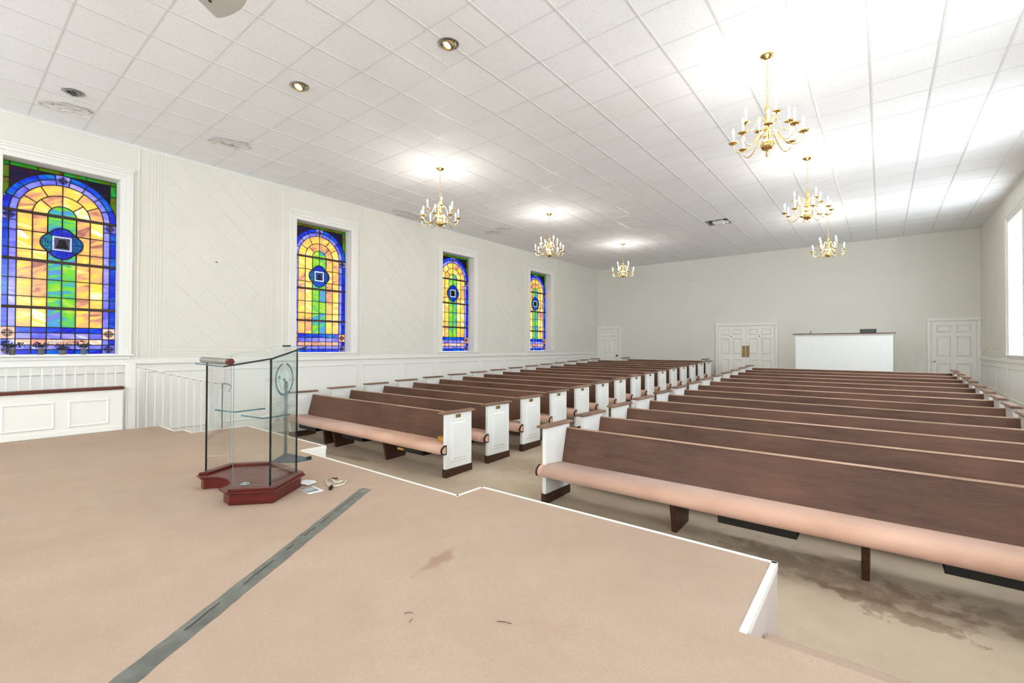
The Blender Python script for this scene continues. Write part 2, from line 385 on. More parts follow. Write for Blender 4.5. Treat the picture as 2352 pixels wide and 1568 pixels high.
# ================================================================== STRUCTURE
# floor, flat by the stage then rising gently to the back
fl = mk('floor', [(XL, YF, 0), (XR, YF, 0), (XR, SLOPE0, 0), (XL, SLOPE0, 0), (XR, YB, floor_z(YB)), (XL, YB, floor_z(YB)),
                  (XL, YF, -.3), (XR, YF, -.3), (XR, YB, -.3), (XL, YB, -.3)],
        [(0, 1, 2, 3), (3, 2, 4, 5), (6, 9, 8, 7), (0, 6, 7, 1), (5, 4, 8, 9), (1, 7, 8, 4, 2), (0, 3, 5, 9, 6)], M['floor_carpet'])
tag(fl, 'beige carpeted nave floor rising gently to the back', kind='structure')
def wall_side(name, x0, x1, label):
    lst = []; WY = ([WIN_Y0] if x0 > 0 else []) + WIN_Y
    ys = [YF - .3] + [c for a in WY for c in a] + [YB + .3]
    for k in range(0, len(ys), 2): lst.append((x0, x1, ys[k], ys[k + 1], -.3, ZC + .2))
    for a, b in WY: lst += [(x0, x1, a, b, -.3, WZ0 - .03), (x0, x1, a, b, WZ1, ZC + .2)]
    return tag(boxes(name, lst, M['wall']), label, kind='structure')
wl = wall_side('wall_left', XL - .30, XL, 'cream painted wall with four stained glass windows')
wr = wall_side('wall_right', XR, XR + .30, 'cream painted wall on the right with bright windows')
wb = tag(boxes('wall_back', [(XL - .3, XR + .3, YB, YB + .25, -.3, ZC + .2)], M['wall']), 'plain cream back wall behind the pews', kind='structure')
FWX = [(-8.75, -7.44), (-4.48, -3.17), (-.20, 1.11)]  # openings for the added windows behind the camera
_fl = [(XL - .3, XR + .3, YF - .25, YF, -.3, WZ0), (XL - .3, XR + .3, YF - .25, YF, WZ1, ZC + .2)]
_fx = [XL - .3] + [c for a in FWX for c in a] + [XR + .3]
for _k in range(0, len(_fx), 2): _fl.append((_fx[_k], _fx[_k + 1], YF - .25, YF, WZ0, WZ1))
wf = tag(boxes('wall_front', _fl, M['wall']), 'plain cream wall behind the stage', kind='structure')

# ---- ceiling grid
GX0, GXS, GY0, GYS = -5.602, .6125, 2.660, .6054
ce = tag(boxes('ceiling', [(XL - .3, XR + .3, YF - .3, YB + .3, ZC + .16, ZC + .3)], M['hole']), 'white suspended tile ceiling', kind='structure')
xs = [XL] + [GX0 + GXS * i for i in range(-6, 13)] + [XR]
js = list(range(-13, 26)); ys = [GY0 + GYS * j for j in js] + [YB]
tiles = []
for a in range(len(xs) - 1):
    for b in range(len(ys) - 1):
        i, j = a - 7, js[b]
        x0, x1, y0, y1 = xs[a], xs[a + 1], ys[b], ys[b + 1]
        if x1 - x0 < .02: continue
        if j == 1 and i in (2, 3): continue
        if (i, j) == (3, 17): continue
        tiles.append((x0, x1, y0, y1, i, j))
ya, yb_ = GY0 + GYS, GY0 + 2 * GYS
xa, xb, xc, xd = GX0 + GXS * 2, GX0 + GXS * 2.49, GX0 + GXS * 3.49, GX0 + GXS * 4
for q in ((xa, xb), (xb, xc), (xc, xd)): tiles.append((q[0], q[1], ya, yb_, 2, 1))
def view(x, y, z):
    d = Vector((x, y, z - CAMZ)); f = d.dot(_F2)
    if f < .3: return None
    return (1176 + F_PX * d.dot(_R3) / f, 784 - F_PX * d.dot(_U3) / f, f)
def size_px(t):
    p = [view(x, y, ZC) for x in t[:2] for y in t[2:4]]
    if any(q is None for q in p): return 0
    if not any(-40 < q[0] < 2392 and -40 < q[1] < 1608 for q in p): return 0
    P = [p[0], p[2], p[3], p[1]]
    return abs(sum(P[k - 1][0] * P[k][1] - P[k][0] * P[k - 1][1] for k in range(4))) / 2
tiles.sort(key=lambda t: -size_px(t))
near, far = tiles[:300], tiles[300:]
cache = {}
for (x0, x1, y0, y1, i, j) in near:
    key = (round(x1 - x0, 3), round(y1 - y0, 3))
    hx, hy = (x1 - x0) / 2 - .006, (y1 - y0) / 2 - .006
    if key not in cache:
        o = box('ceiling_tile', -hx, hx, -hy, hy, 0, .016, M['tile'], None, bevel=.003); cache[key] = o.data; COL.objects.unlink(o); bpy.data.objects.remove(o)
    link('ceiling_tile', cache[key], ce, ((x0 + x1) / 2, (y0 + y1) / 2, ZC))
o = boxes('distant_ceiling_tiles', [(x0 + .006, x1 - .006, y0 + .006, y1 - .006, ZC, ZC + .016) for (x0, x1, y0, y1, i, j) in far], M['tile'], ce); o['kind'] = 'stuff'
for x in xs[1:-1]: box('main_runner', x - .013, x + .013, YF, YB, ZC - .005, ZC + .03, M['tbar'], ce, bevel=.002)
for y in ys[:-1]:
    if y < YF: continue
    box('cross_tee', XL, XR, y - .007, y + .007, ZC - .0025, ZC + .025, M['tbar'], ce)
for x in (xb, xc): box('cross_tee', x - .01, x + .01, ya, yb_, ZC - .004, ZC + .02, M['tbar'], ce)
box('perimeter_angle', XL, XL + .02, YF, YB, ZC - .02, ZC, M['tbar'], ce); box('perimeter_angle', XR - .02, XR, YF, YB, ZC - .02, ZC, M['tbar'], ce)
# open tile with broken fixture
hx0, hx1, hy0, hy1 = GX0 + GXS * 3, GX0 + GXS * 4, GY0 + GYS * 17, GY0 + GYS * 18
boxes('opening_liner', [(hx0 + .01, hx1 - .01, hy0 + .01, hy1 - .01, ZC + .13, ZC + .15), (hx0 + .01, hx0 + .02, hy0 + .01, hy1 - .01, ZC + .01, ZC + .14), (hx1 - .02, hx1 - .01, hy0 + .01, hy1 - .01, ZC + .01, ZC + .14), (hx0 + .01, hx1 - .01, hy0 + .01, hy0 + .02, ZC + .01, ZC + .14), (hx0 + .01, hx1 - .01, hy1 - .02, hy1 - .01, ZC + .01, ZC + .14)], M['hole'], ce)
cxh, cyh = (hx0 + hx1) / 2, (hy0 + hy1) / 2
ft = thing('ceiling_fixture', (cxh, cyh, ZC), 'broken white ceiling fixture with loose black wires in the open tile', 'fixture')
box('back_plate', cxh - .27, cxh + .27, cyh - .2, cyh + .27, ZC + .10, ZC + .118, M['steel'], ft)
mk('housing', *prism([(-.13, .10), (.11, .10), (.16, .02), (.12, -.05), (-.10, -.05), (-.16, .01)], cyh - .02, cyh + .17, lambda p, q, a: (cxh + .02 + p, a, ZC + q)), M['white_plastic'], ft, bevel=.01)
mk('lamp_head', *join([tube([(cxh + .20, cyh + .05, ZC + .06), (cxh + .24, cyh + .10, ZC - .02)], .045, 10)]), M['white_plastic'], ft)
mk('socket', *tube([(cxh - .2, cyh - .12, ZC + .09), (cxh - .12, cyh - .11, ZC + .05)], .03, 8), M['black'], ft)
mk('transformer', *join([(boxv(cxh - .04, cxh + .10, cyh - .16, cyh - .08, ZC + .03, ZC + .10), BF)]), M['black'], ft)
mk('wire', *tube([(cxh + .12, cyh - .12, ZC + .08), (cxh + .2, cyh - .1, ZC + .02), (cxh + .27, cyh - .02, ZC + .04), (cxh + .25, cyh + .06, ZC - .01)], .007, 6), M['black'], ft)

# ---- peeling patches on ceiling tiles
def patch(px, py, rx, ry, ang, seed, k):
    r = random.Random(seed); n = 22; pts = []
    for i in range(n):
        t = 2 * math.pi * i / n; q = r.uniform(.72, 1.12)
        x, y = rx * q * math.cos(t), ry * q * math.sin(t); pts.append((px + x * math.cos(ang) - y * math.sin(ang), py + x * math.sin(ang) + y * math.cos(ang)))
    vs, fs = [], []
    z1 = [ZC - r.uniform(.004, .022) for _ in range(n)]
    vs = [(x, y, z) for (x, y), z in zip(pts, z1)] + [(px + (x - px) * .72, py + (y - py) * .72, ZC - .0015 - r.uniform(0, .004)) for x, y in pts] + [(px, py, ZC - .003)]
    fs = [(i, (i + 1) % n, n + (i + 1) % n, n + i) for i in range(n)] + [(n + i, n + (i + 1) % n, 2 * n) for i in range(n)]
    o = mk('peeling_paint_patch', vs, fs, M['flake'], ce)
    # crinkled brown edges of the blister
    seg = []
    for i in range(n):
        if r.random() < .62:
            a, b = vs[i], vs[(i + 1) % n]; seg.append(tube([(a[0], a[1], a[2] - .001), (b[0], b[1], b[2] - .001)], .004, 5))
    for _ in range(k):
        a = r.uniform(0, 6.28); b = a + r.uniform(.5, 1.4); q0, q1 = r.uniform(.1, .8), r.uniform(.2, .9)
        f = lambda t, q: (px + (rx * q * math.cos(t)) * math.cos(ang) - ry * q * math.sin(t) * math.sin(ang), py + rx * q * math.cos(t) * math.sin(ang) + ry * q * math.sin(t) * math.cos(ang), ZC - .007)
        mid = (a + b) / 2; seg.append(tube([f(a, q0), f(mid, (q0 + q1) / 2 * r.uniform(.8, 1.2)), f(b, q1)], .0035, 5))
    c = mk('cracked_edge', *join(seg), CRK, o); c['kind'] = 'stuff'
CRK = simple('crack_brown', rgb(176, 170, 162), .9, var=.3, scale=20)
patch(-9.03, 1.18, .30, .15, 1.2, 3, 7); patch(-8.46, 3.06, .30, .19, 1.25, 5, 6); patch(-9.0, 10.3, .26, .2, .9, 8, 4); patch(-8.45, 10.2, .22, .14, .6, 9, 3); patch(-9.55, 7.9, .24, .7, .1, 11, 5)

# ---- recessed downlights
def downlight(x, y, lit, label, tilt):
    t = thing('downlight', (x, y, ZC), label, 'ceiling light', 'recessed eyeball downlights over the stage')
    vs, fs = [], []; seg = 28; R0, R1 = .118, .082
    prof = [(R0, -.001), (R0, -.007), (R1 + .008, -.010), (R1, -.006), (R1, .02)]
    for r_, z_ in prof:
        for k in range(seg):
            a = 2 * math.pi * k / seg; vs.append((x + r_ * math.cos(a), y + r_ * math.sin(a), ZC + z_))
    for i in range(len(prof) - 1):
        for k in range(seg): fs.append((i * seg + k, i * seg + (k + 1) % seg, (i + 1) * seg + (k + 1) % seg, (i + 1) * seg + k))
    mk('trim_ring', vs, fs, M['steel'], t, smooth=True)
    ax = Vector((math.cos(tilt), math.sin(tilt), 0)); d = (Vector((0, 0, -1)) + ax * .55).normalized(); u = d.cross(Vector((0, 0, 1))).normalized(); v = u.cross(d)
    c = Vector((x, y, ZC + .012)); vs, fs = [], []
    prof = [(.079, -.01), (.078, .015), (.072, .035), (.062, .052), (.056, .050), (.052, .02)]
    for r_, h in prof:
        for k in range(seg):
            a = 2 * math.pi * k / seg; vs.append(tuple(c + d * h + (u * math.cos(a) + v * math.sin(a)) * r_))
    for i in range(len(prof) - 1):
        for k in range(seg): fs.append((i * seg + k, i * seg + (k + 1) % seg, (i + 1) * seg + (k + 1) % seg, (i + 1) * seg + k))
    e = mk('eyeball', vs, fs, M['plate'] if lit else M['steel'], t, smooth=True)
    vs = [tuple(c + d * (.022 + .012 * (1 - q * q)) + (u * math.cos(2 * math.pi * k / seg) + v * math.sin(2 * math.pi * k / seg)) * (.053 * q)) for q in (1, .6, .05) for k in range(seg)]
    fs = [(i * seg + k, i * seg + (k + 1) % seg, (i + 1) * seg + (k + 1) % seg, (i + 1) * seg + k) for i in range(2) for k in range(seg)] + [tuple(range(2 * seg, 3 * seg))]
    mk('lamp', vs, fs, M['dl_lit'] if lit else M['lens_off'], e, smooth=True)
    if lit:
        L = bpy.data.lights.new('downlight_beam', 'SPOT'); L.energy = DOWNLIGHT_W; L.spot_size = 1.9; L.spot_blend = .8; L.shadow_soft_size = .05; L.color = (1, .93, .82)
        lo = bpy.data.objects.new('downlight_beam', L); COL.objects.link(lo); lo.parent = t; lo.location = tuple(d * .085 + Vector((0, 0, .012)))
        lo.rotation_euler = Vector((0, 0, -1)).rotation_difference(d).to_euler()
downlight(-3.766, 3.565, True, 'lit silver eyeball downlight in the small square ceiling panel', -2.0)
downlight(-5.901, 2.949, True, 'lit gold eyeball downlight flush in a plain ceiling tile', -1.4)
downlight(-8.42, 1.143, False, 'unlit white eyeball downlight with dark lens near the left wall', -.7)

# ---- left wall: wainscot, rail, seams, diagonal boards
def wainscot(wall, x, sgn, ys_, tag_side):
    s = sgn                                            # direction into the room
    X = lambda d0, d1: (min(x + s * d0, x + s * d1), max(x + s * d0, x + s * d1))
    box('chair_rail', *X(0, .045), YF, YB, 1.485, 1.505, M['trim'], wall, bevel=.005)
    box('chair_rail', *X(0, .03), YF, YB, 1.505, 1.565, M['trim'], wall, bevel=.006)
    box('wainscot_skin', *X(0, .006), YF, YB, 0, 1.485, M['trim'], wall)
    for a, b in ys_:
        zb = floor_z((a + b) / 2) + .33; zt = 1.37; k = .022
        fr = [(*X(.006, k), a, b, zt - .03, zt), (*X(.006, k), a, b, zb, zb + .03), (*X(.006, k), a, a + .03, zb + .03, zt - .03), (*X(.006, k), b - .03, b, zb + .03, zt - .03)]
        boxes('wainscot_panel', fr, M['trim'], wall, bevel=.008)
    off = .02
    vs = [(x, YF, 0), (x, SLOPE0, 0), (x, YB, floor_z(YB)), (x, YF, .19), (x, SLOPE0, .19), (x, YB, floor_z(YB) + .19)]
    v2 = [(x + s * off, v[1], v[2]) for v in vs]
    b = mk('baseboard_' + tag_side, vs + v2, [(0, 1, 4, 3), (1, 2, 5, 4), (6, 9, 10, 7), (7, 10, 11, 8), (3, 4, 10, 9), (4, 5, 11, 10), (0, 6, 7, 1), (1, 7, 8, 2), (0, 3, 9, 6), (2, 8, 11, 5)], M['trim'])
    tag(b, 'white baseboard along the %s wall' % tag_side, kind='structure')
wy = [(-2.9, -1.7), (-1.5, .3), (.5, 2.1), (2.25, 3.28), (3.47, 4.55), (4.75, 6.35), (6.5, 7.59), (7.76, 8.79), (8.96, 10.62), (10.79, 11.79), (11.97, 13.01), (13.22, 14.8), (14.98, 16.0), (16.17, 17.1), (17.27, 18.25)]
wainscot(wl, XL, 1, wy, 'left'); wainscot(wr, XR, -1, wy, 'right')
bays = [(.35, 2.163), (4.585, 6.443), (8.825, 10.683), (13.065, 14.93)]
def diag_boards(wall, x, sgn, y0, y1, seed):
    z0, z1 = 1.76, ZC - .03
    r = random.Random(seed); wv = .312; s2 = math.sqrt(.5)
    D = Vector((s2, -s2)); Nn = Vector((s2, s2)); org = Vector((y0, z0))
    for k in range(-1, 16):
        t = -4.0 + r.uniform(0, 1.0)
        while t < 4.5:
            L = 1.15; a, b = k * wv, (k + 1) * wv
            poly = [tuple(org + Nn * p + D * q) for p, q in ((a, t), (a, t + L), (b, t + L), (b, t))]
            poly = clip_poly(poly, y0, y1, z0, z1); t += L
            if len(poly) < 3: continue
            ar = abs(sum(poly[i - 1][0] * poly[i][1] - poly[i][0] * poly[i - 1][1] for i in range(len(poly)))) / 2
            if ar < .004: continue
            pin = inset(poly, .0022)
            n = len(pin); q0 = inset(poly, .005)
            vs = [(x, p, q) for p, q in pin] + [(x + sgn * .003, p, q) for p, q in pin] + [(x + sgn * .0045, p, q) for p, q in q0]
            fs = [(i, (i + 1) % n, n + (i + 1) % n, n + i) for i in range(n)] + [(n + i, n + (i + 1) % n, 2 * n + (i + 1) % n, 2 * n + i) for i in range(n)] + [tuple(range(2 * n, 3 * n))]
            mk('diagonal_board', vs, fs, M['board'], wall)
def reeds(wall, x, sgn, y0, y1):
    # border of reeded strips and small courses framing the diagonal boards
    for c in (.16, .205, .25, .295):
        for yy in (y0 + c, y1 - c): box('reed_strip', min(x, x + sgn * .004), max(x, x + sgn * .004), yy - .018, yy + .018, 1.60, ZC, M['board'], wall, bevel=.0015)
    for k, zz in enumerate((1.60, 1.645, 1.69)): box('reed_strip', min(x, x + sgn * .004), max(x, x + sgn * .004), y0 + .32, y1 - .32, zz, zz + .036, M['board'], wall, bevel=.0015)
    z = 1.60
    while z < ZC - .1:
        for yy in (y0 + .07, y1 - .07): box('edge_course', min(x, x + sgn * .003), max(x, x + sgn * .003), yy - .055, yy + .055, z + .003, min(z + .377, ZC), M['board'], wall, bevel=.001)
        z += .38
pan = [(bays[k][1] + .02, (bays[k + 1][0] if k < 3 else YB - .02) - .02) for k in range(4)]
for k, (a, b) in enumerate(pan):
    reeds(wl, XL, 1, a, b); diag_boards(wl, XL, 1, a + .34, b - .34, 20 + k)
a, b = pan[3]; reeds(wr, XR, -1, a, b); diag_boards(wr, XR, -1, a + .34, b - .34, 40)
for wall, x, s in ((wl, XL, 1), (wr, XR, -1)):
    for a, b in bays:
        for yy in (a, b): box('seam_moulding', min(x, x + s * .014), max(x, x + s * .014), yy - .012, yy + .012, 1.565, ZC, M['trim'], wall, bevel=.004)
# crown bead
for wall, x, s in ((wl, XL, 1), (wr, XR, -1)):
    box('crown_bead', min(x, x + s * .012), max(x, x + s * .012), YF, YB, ZC - .045, ZC - .02, M['trim'], wall, bevel=.003)
# switch / hook on the board wall
hk = thing('wall_hook', (XL + .005, 3.32, 3.38), 'tiny dark hook on the cream boards between the first two windows', 'hook')
mk('plate', *tube([(XL + .004, 3.32, 3.38), (XL + .012, 3.32, 3.38)], .022, 10), M['white_plastic'], hk); mk('peg', *tube([(XL + .01, 3.33, 3.38), (XL + .04, 3.345, 3.37)], .008, 8), M['black'], hk)

# ---- stained glass windows
GW, GH = WIN_Y[1][1] - WIN_Y[1][0], WZ1 - WZ0
GXP = XL - .255                                          # glass plane
def ring_cell(r0, r1, a0, a1, cx, cz, step=5):
    n = max(2, int(abs(a1 - a0) / step)); A = [math.radians(a0 + (a1 - a0) * k / n) for k in range(n + 1)]
    out = [(cx + r1 * math.cos(a), cz + r1 * math.sin(a)) for a in A]
    if r0 > 0: out += [(cx + r0 * math.cos(a), cz + r0 * math.sin(a)) for a in reversed(A)]
    else: out += [(cx, cz)]
    return out
def window_cells():
    q = GH / 4; b = .0812; wc = (GW - 4 * b) / 6
    U = [0, b, 2 * b] + [2 * b + wc * k for k in range(1, 7)] + [GW - b, GW]
    cells = []; ros = []
    def rect(i0, i1, v0, v1, m): cells.append(([(U[i0], v0), (U[i1], v0), (U[i1], v1), (U[i0], v1)], m))
    CC = ['g_amber', 'g_amber', 'g_green', 'g_green', 'g_amber', 'g_amber']
    # sash 4 (bottom)
    R = [0, .105, .205, .33, .465, .585, 1]
    for k, m in enumerate(('g_blue', 'g_lav', 'g_pink', 'g_lav', 'g_blue', None)):
        v0, v1 = R[k] * q, R[k + 1] * q; c = 0
        while c < 6:
            span = 2 if (k == 2 and c == 2) else 1
            rect(2 + c, 2 + c + span, v0, v1, m or CC[c]); c += span
    for s in (0, 1):
        o, i_ = ((0, 1), (1, 2)) if s == 0 else ((9, 10), (8, 9))
        e = (0, 2) if s == 0 else (8, 10)
        rect(*e, 0, R[2] * q, 'g_lav'); ros.append(((U[e[0]] + U[e[1]]) / 2, R[1] * q, (R[2] * q) / 2))
        rect(*o, R[2] * q, R[3] * q, 'g_blue'); rect(*i_, R[2] * q, R[3] * q, 'g_lav')
        rect(*e, R[3] * q, R[5] * q, 'g_pink'); ros.append(((U[e[0]] + U[e[1]]) / 2, (R[3] + R[5]) / 2 * q, (R[5] - R[3]) * q / 2))
        rect(*o, R[5] * q, q, 'g_blue'); rect(*i_, R[5] * q, q, 'g_lav')
        for v in ((0, .23), (.23, .61), (.61, 1)):
            rect(*o, q * (1 + v[0]), q * (1 + v[1]), 'g_blue'); rect(*i_, q * (1 + v[0]), q * (1 + v[1]), 'g_lav')
        for v in ((0, .22), (.22, .60), (.60, .80)):
            rect(*o, q * (2 + v[0]), q * (2 + v[1]), 'g_blue'); rect(*i_, q * (2 + v[0]), q * (2 + v[1]), 'g_lav')
        rect(*e, q * 2.80, q * 3, 'g_lav'); ros.append(((U[e[0]] + U[e[1]]) / 2, q * 2.9, q * .1))
    for c in range(6):
        for v in ((0, .23), (.23, .61), (.61, 1)): rect(2 + c, 3 + c, q * (1 + v[0]), q * (1 + v[1]), CC[c])
        for v in ((0, .22), (.22, .61), (.61, 1)): rect(2 + c, 3 + c, q * (2 + v[0]), q * (2 + v[1]), CC[c])
    # sash 1: arch
    cx, cz = GW / 2, 3 * q; R5 = [0, wc, 2 * wc, 3 * wc, 3 * wc + b, GW / 2]
    def rc(k, a0, a1, m): cells.append((ring_cell(R5[k], R5[k + 1], a0, a1, cx, cz), m))
    for a in ((0, 90), (90, 180)): rc(0, *a, 'g_green')
    for a in ((0, 43), (43, 90), (90, 137), (137, 180)): rc(1, *a, 'g_amber')
    for a in range(0, 180, 30): rc(2, a, a + 30, 'g_amber')
    for s in (0, 1):
        for a0, a1 in ((0, 21), (21, 42), (42, 63), (63, 82)):
            A = (a0, a1) if s == 0 else (180 - a1, 180 - a0)
            rc(3, *A, 'g_lav'); rc(4, *A, 'g_blue')
    cells.append((ring_cell(R5[3], R5[5], 82, 98, cx, cz), 'g_lav')); ros.append((cx, cz + (R5[3] + R5[5]) / 2, .07))
    Rr = GW / 2; top = 4 * q; st = cz + Rr
    if top - st > .02:
        for k in range(4): 
            u0 = [b, GW * .29, GW / 2, GW * .71, GW - b]; cells.append(([(u0[k], st), (u0[k + 1], st), (u0[k + 1], top), (u0[k], top)], 'g_lime'))
        cells.append(([(0, st), (b, st), (b, top), (0, top)], 'g_lime')); cells.append(([(GW - b, st), (GW, st), (GW, top), (GW - b, top)], 'g_lime'))
    for s in (0, 1):
        mir = (lambda p: p) if s == 0 else (lambda p: (GW - p[0], p[1]))
        zc = cz + math.sqrt(Rr * Rr - (Rr - b) ** 2)
        # spandrel
        pts = []
        a_st = math.acos((Rr - b) / Rr)
        for k in range(11):
            a = math.pi - a_st + (math.pi / 2 - (math.pi - a_st)) * k / 10; pts.append((cx + Rr * math.cos(a), cz + Rr * math.sin(a)))
        cells.append(([mir(p) for p in pts + [(b, st)]], 'g_purple'))
        # side strip, two pieces
        zm = zc + (st - zc) * .45
        cells.append(([mir(p) for p in [(0, zm), (b, zm), (b, st), (0, st)]], 'g_lime'))
        low = [(0, cz + .02)] + [(cx + Rr * math.cos(math.pi - a_st * k / 6), cz + Rr * math.sin(a_st * k / 6)) for k in range(1, 7)] + [(b, zm), (0, zm)]
        cells.append(([mir(p) for p in low], 'g_lime'))
    return cells, ros, q, wc
def make_window(idx, yoff):
    names = ['nearest to the stage, above the railing and potted plants', 'second from the stage, behind the glass pulpit', 'third from the stage', 'farthest from the stage, by the back corner']
    t = thing('window_%d' % (idx + 1), (XL, WIN_Y[1][0], WZ0), 'stained glass arch-pattern window ' + names[idx], None); t['kind'] = 'structure'
    Y0 = WIN_Y[1][0]
    G = lambda u, v, x: (x, Y0 + u, WZ0 + v)
    cells, ros, q, wc = window_cells()
    mcx, mcz = GW / 2, q * 2.415; k_ = wc
    half = [(.92, .90), (1.08, .76), (1.24, .62), (1.38, .44), (1.47, .22), (1.49, 0), (1.47, -.22), (1.38, -.44), (1.24, -.62), (1.08, -.76)]
    med = []
    for r_ in range(4):
        a = -r_ * math.pi / 2; ca, sa = math.cos(a), math.sin(a)
        med += [(mcx + k_ * (x * ca - y * sa), mcz + k_ * (x * sa + y * ca)) for x, y in half]
    med = med[::-1] if sum(med[i - 1][0] * med[i][1] - med[i][0] * med[i - 1][1] for i in range(len(med))) < 0 else med
    inmed = lambda p: all(True for _ in (0,)) and point_in(p, med)
    came_v, came_f = [], []
    def add_came(outer, inner, d=.012):
        nonlocal came_v, came_f
        n = len(outer); k = len(came_v)
        for x in (GXP - .006, GXP + d):
            came_v += [G(u, v, x) for u, v in outer] + [G(u, v, x) for u, v in inner]
        for i in range(n):
            j = (i + 1) % n
            came_f += [(k + i, k + j, k + n + j, k + n + i), (k + 2 * n + i, k + 3 * n + i, k + 3 * n + j, k + 2 * n + j), (k + n + i, k + n + j, k + 3 * n + j, k + 3 * n + i), (k + i, k + 2 * n + i, k + 2 * n + j, k + j)]
    CW = .0052
    for poly, m in cells:
        mid = (sum(p[0] for p in poly) / len(poly), sum(p[1] for p in poly) / len(poly))
        x0, x1 = min(p[0] for p in poly), max(p[0] for p in poly); y0, y1 = min(p[1] for p in poly), max(p[1] for p in poly)
        touches = len(poly) == 4 and x1 > mcx - 1.5 * k_ and x0 < mcx + 1.5 * k_ and y1 > mcz - 1.5 * k_ and y0 < mcz + 1.5 * k_
        if touches:
            pin = inset(poly, .004)
            vv = [Vector(p) for p in pin] + [Vector(p) for p in med]
            r = delaunay_2d_cdt(vv, [], [list(range(4)), list(range(4, 4 + len(med)))], 1, 1e-6)
            tri = [f for f, og in zip(r[2], r[5]) if 0 in og and 1 not in og]
            if tri:
                used = sorted({i for f in tri for i in f}); mp = {o: i for i, o in enumerate(used)}; nn = len(used)
                vs = [G(r[0][i].x, r[0][i].y, GXP) for i in used] + [G(r[0][i].x, r[0][i].y, GXP + .005) for i in used]
                fs = [tuple(mp[i] for i in f) for f in tri] + [tuple(mp[i] + nn for i in reversed(f)) for f in tri]
                ec = {}
                for f in tri:
                    for a in range(len(f)): e = (f[a], f[(a + 1) % len(f)]); ec[e] = 1
                for (a, b) in list(ec):
                    if (b, a) not in ec: fs.append((mp[b], mp[a], mp[a] + nn, mp[b] + nn))
                mk('glass_pane', vs, fs, M[m], t)
            clipped = True
            # came of clipped cell: only draw edges outside the medallion
            for a in range(4):
                p, p2 = Vector(poly[a]), Vector(poly[(a + 1) % 4]); ns = 12
                for s_ in range(ns):
                    c0, c1 = p.lerp(p2, s_ / ns), p.lerp(p2, (s_ + 1) / ns)
                    if point_in(tuple((c0 + c1) / 2), med): continue
                    d = (c1 - c0).normalized(); nrm = Vector((-d.y, d.x)) * CW
                    add_came([tuple(c0 - nrm), tuple(c1 - nrm), tuple(c1 + nrm), tuple(c0 + nrm)], [tuple(c0 - nrm * .9), tuple(c1 - nrm * .9), tuple(c1 + nrm * .9), tuple(c0 + nrm * .9)])
                    kk = len(came_v); came_v += [G(*tuple(z), GXP + .012) for z in (c0 - nrm, c1 - nrm, c1 + nrm, c0 + nrm)]; came_f.append((kk, kk + 1, kk + 2, kk + 3))
            continue
        pin = inset(poly, .004)
        mk('glass_pane', *prism(pin, GXP, GXP + .005, lambda p, q_, a: G(p, q_, a)), M[m], t)
        add_came(poly, inset(poly, CW))
    mo = inset(med, .006); add_came(inset(med, -.006), mo, .016)
    # medallion: four coloured lobes, white frame, picture
    sq = .115
    def frame(h0, h1): return [(mcx - h0, mcz - h0), (mcx + h0, mcz - h0), (mcx + h0, mcz + h0), (mcx - h0, mcz + h0)], [(mcx - h1, mcz - h1), (mcx + h1, mcz - h1), (mcx + h1, mcz + h1), (mcx - h1, mcz + h1)]
    nl = len(half)
    for r_ in range(4):
        a = -r_ * math.pi / 2; ca, sa = math.cos(a), math.sin(a); T = lambda x, y: (mcx + (x * ca - y * sa), mcz + (x * sa + y * ca))
        lobe = [T(k_ * x * .992, k_ * y * .992) for x, y in half + [(.92, -.90)]] + [T(sq + .004, -sq - .004), T(sq + .004, sq + .004)]
        mk('medallion_pane', *prism(lobe[::-1], GXP, GXP + .006, lambda p, q_, a_: G(p, q_, a_)), M['g_teal' if r_ % 2 == 0 else 'g_blue'], t)
        # tracery of small leads inside the lobe
        for rr, cxl in ((.085, .15), (.05, .15), (.022, .15)):
            arc = [T(cxl + .072 * math.cos(z) * rr / .085, rr * 1.45 * math.sin(z)) for z in [(-1.5 + 3.0 * i / 10) for i in range(11)]]
            for i in range(10):
                p, p2 = Vector(arc[i]), Vector(arc[i + 1]); d = (p2 - p).normalized(); nr = Vector((-d.y, d.x)) * .0035
                kk = len(came_v); came_v += [G(*tuple(z), GXP + .011) for z in (p - nr, p2 - nr, p2 + nr, p + nr)]; came_f.append((kk, kk + 1, kk + 2, kk + 3))
        for z in (-1.1, -.55, 0, .55, 1.1):
            p, p2 = Vector(T(sq, .08 * z)), Vector(T(.15 + .075 * math.cos(z), .125 * math.sin(z))); d = (p2 - p).normalized(); nr = Vector((-d.y, d.x)) * .003
            kk = len(came_v); came_v += [G(*tuple(y_), GXP + .011) for y_ in (p - nr, p2 - nr, p2 + nr, p + nr)]; came_f.append((kk, kk + 1, kk + 2, kk + 3))
    for sx_, sy_ in ((1, 1), (1, -1), (-1, 1), (-1, -1)):
        p, p2 = Vector((mcx + sx_ * sq * .97, mcz + sy_ * sq * .97)), Vector((mcx + sx_ * k_ * .96, mcz + sy_ * k_ * .95)); d = (p2 - p).normalized(); nr = Vector((-d.y, d.x)) * .013
        kk = len(came_v); came_v += [G(*tuple(z), x) for x in (GXP - .004, GXP + .013) for z in (p - nr * .5, p2 - nr, p2 + nr, p + nr * .5)]
        came_f += [(kk, kk + 1, kk + 2, kk + 3), (kk + 4, kk + 5, kk + 6, kk + 7), (kk, kk + 1, kk + 5, kk + 4), (kk + 2, kk + 3, kk + 7, kk + 6), (kk + 1, kk + 2, kk + 6, kk + 5), (kk, kk + 3, kk + 7, kk + 4)]
    A, B = frame(sq, sq - .027)
    vs = [G(*p, x) for x in (GXP, GXP + .006) for p in A + B]
    fs = []
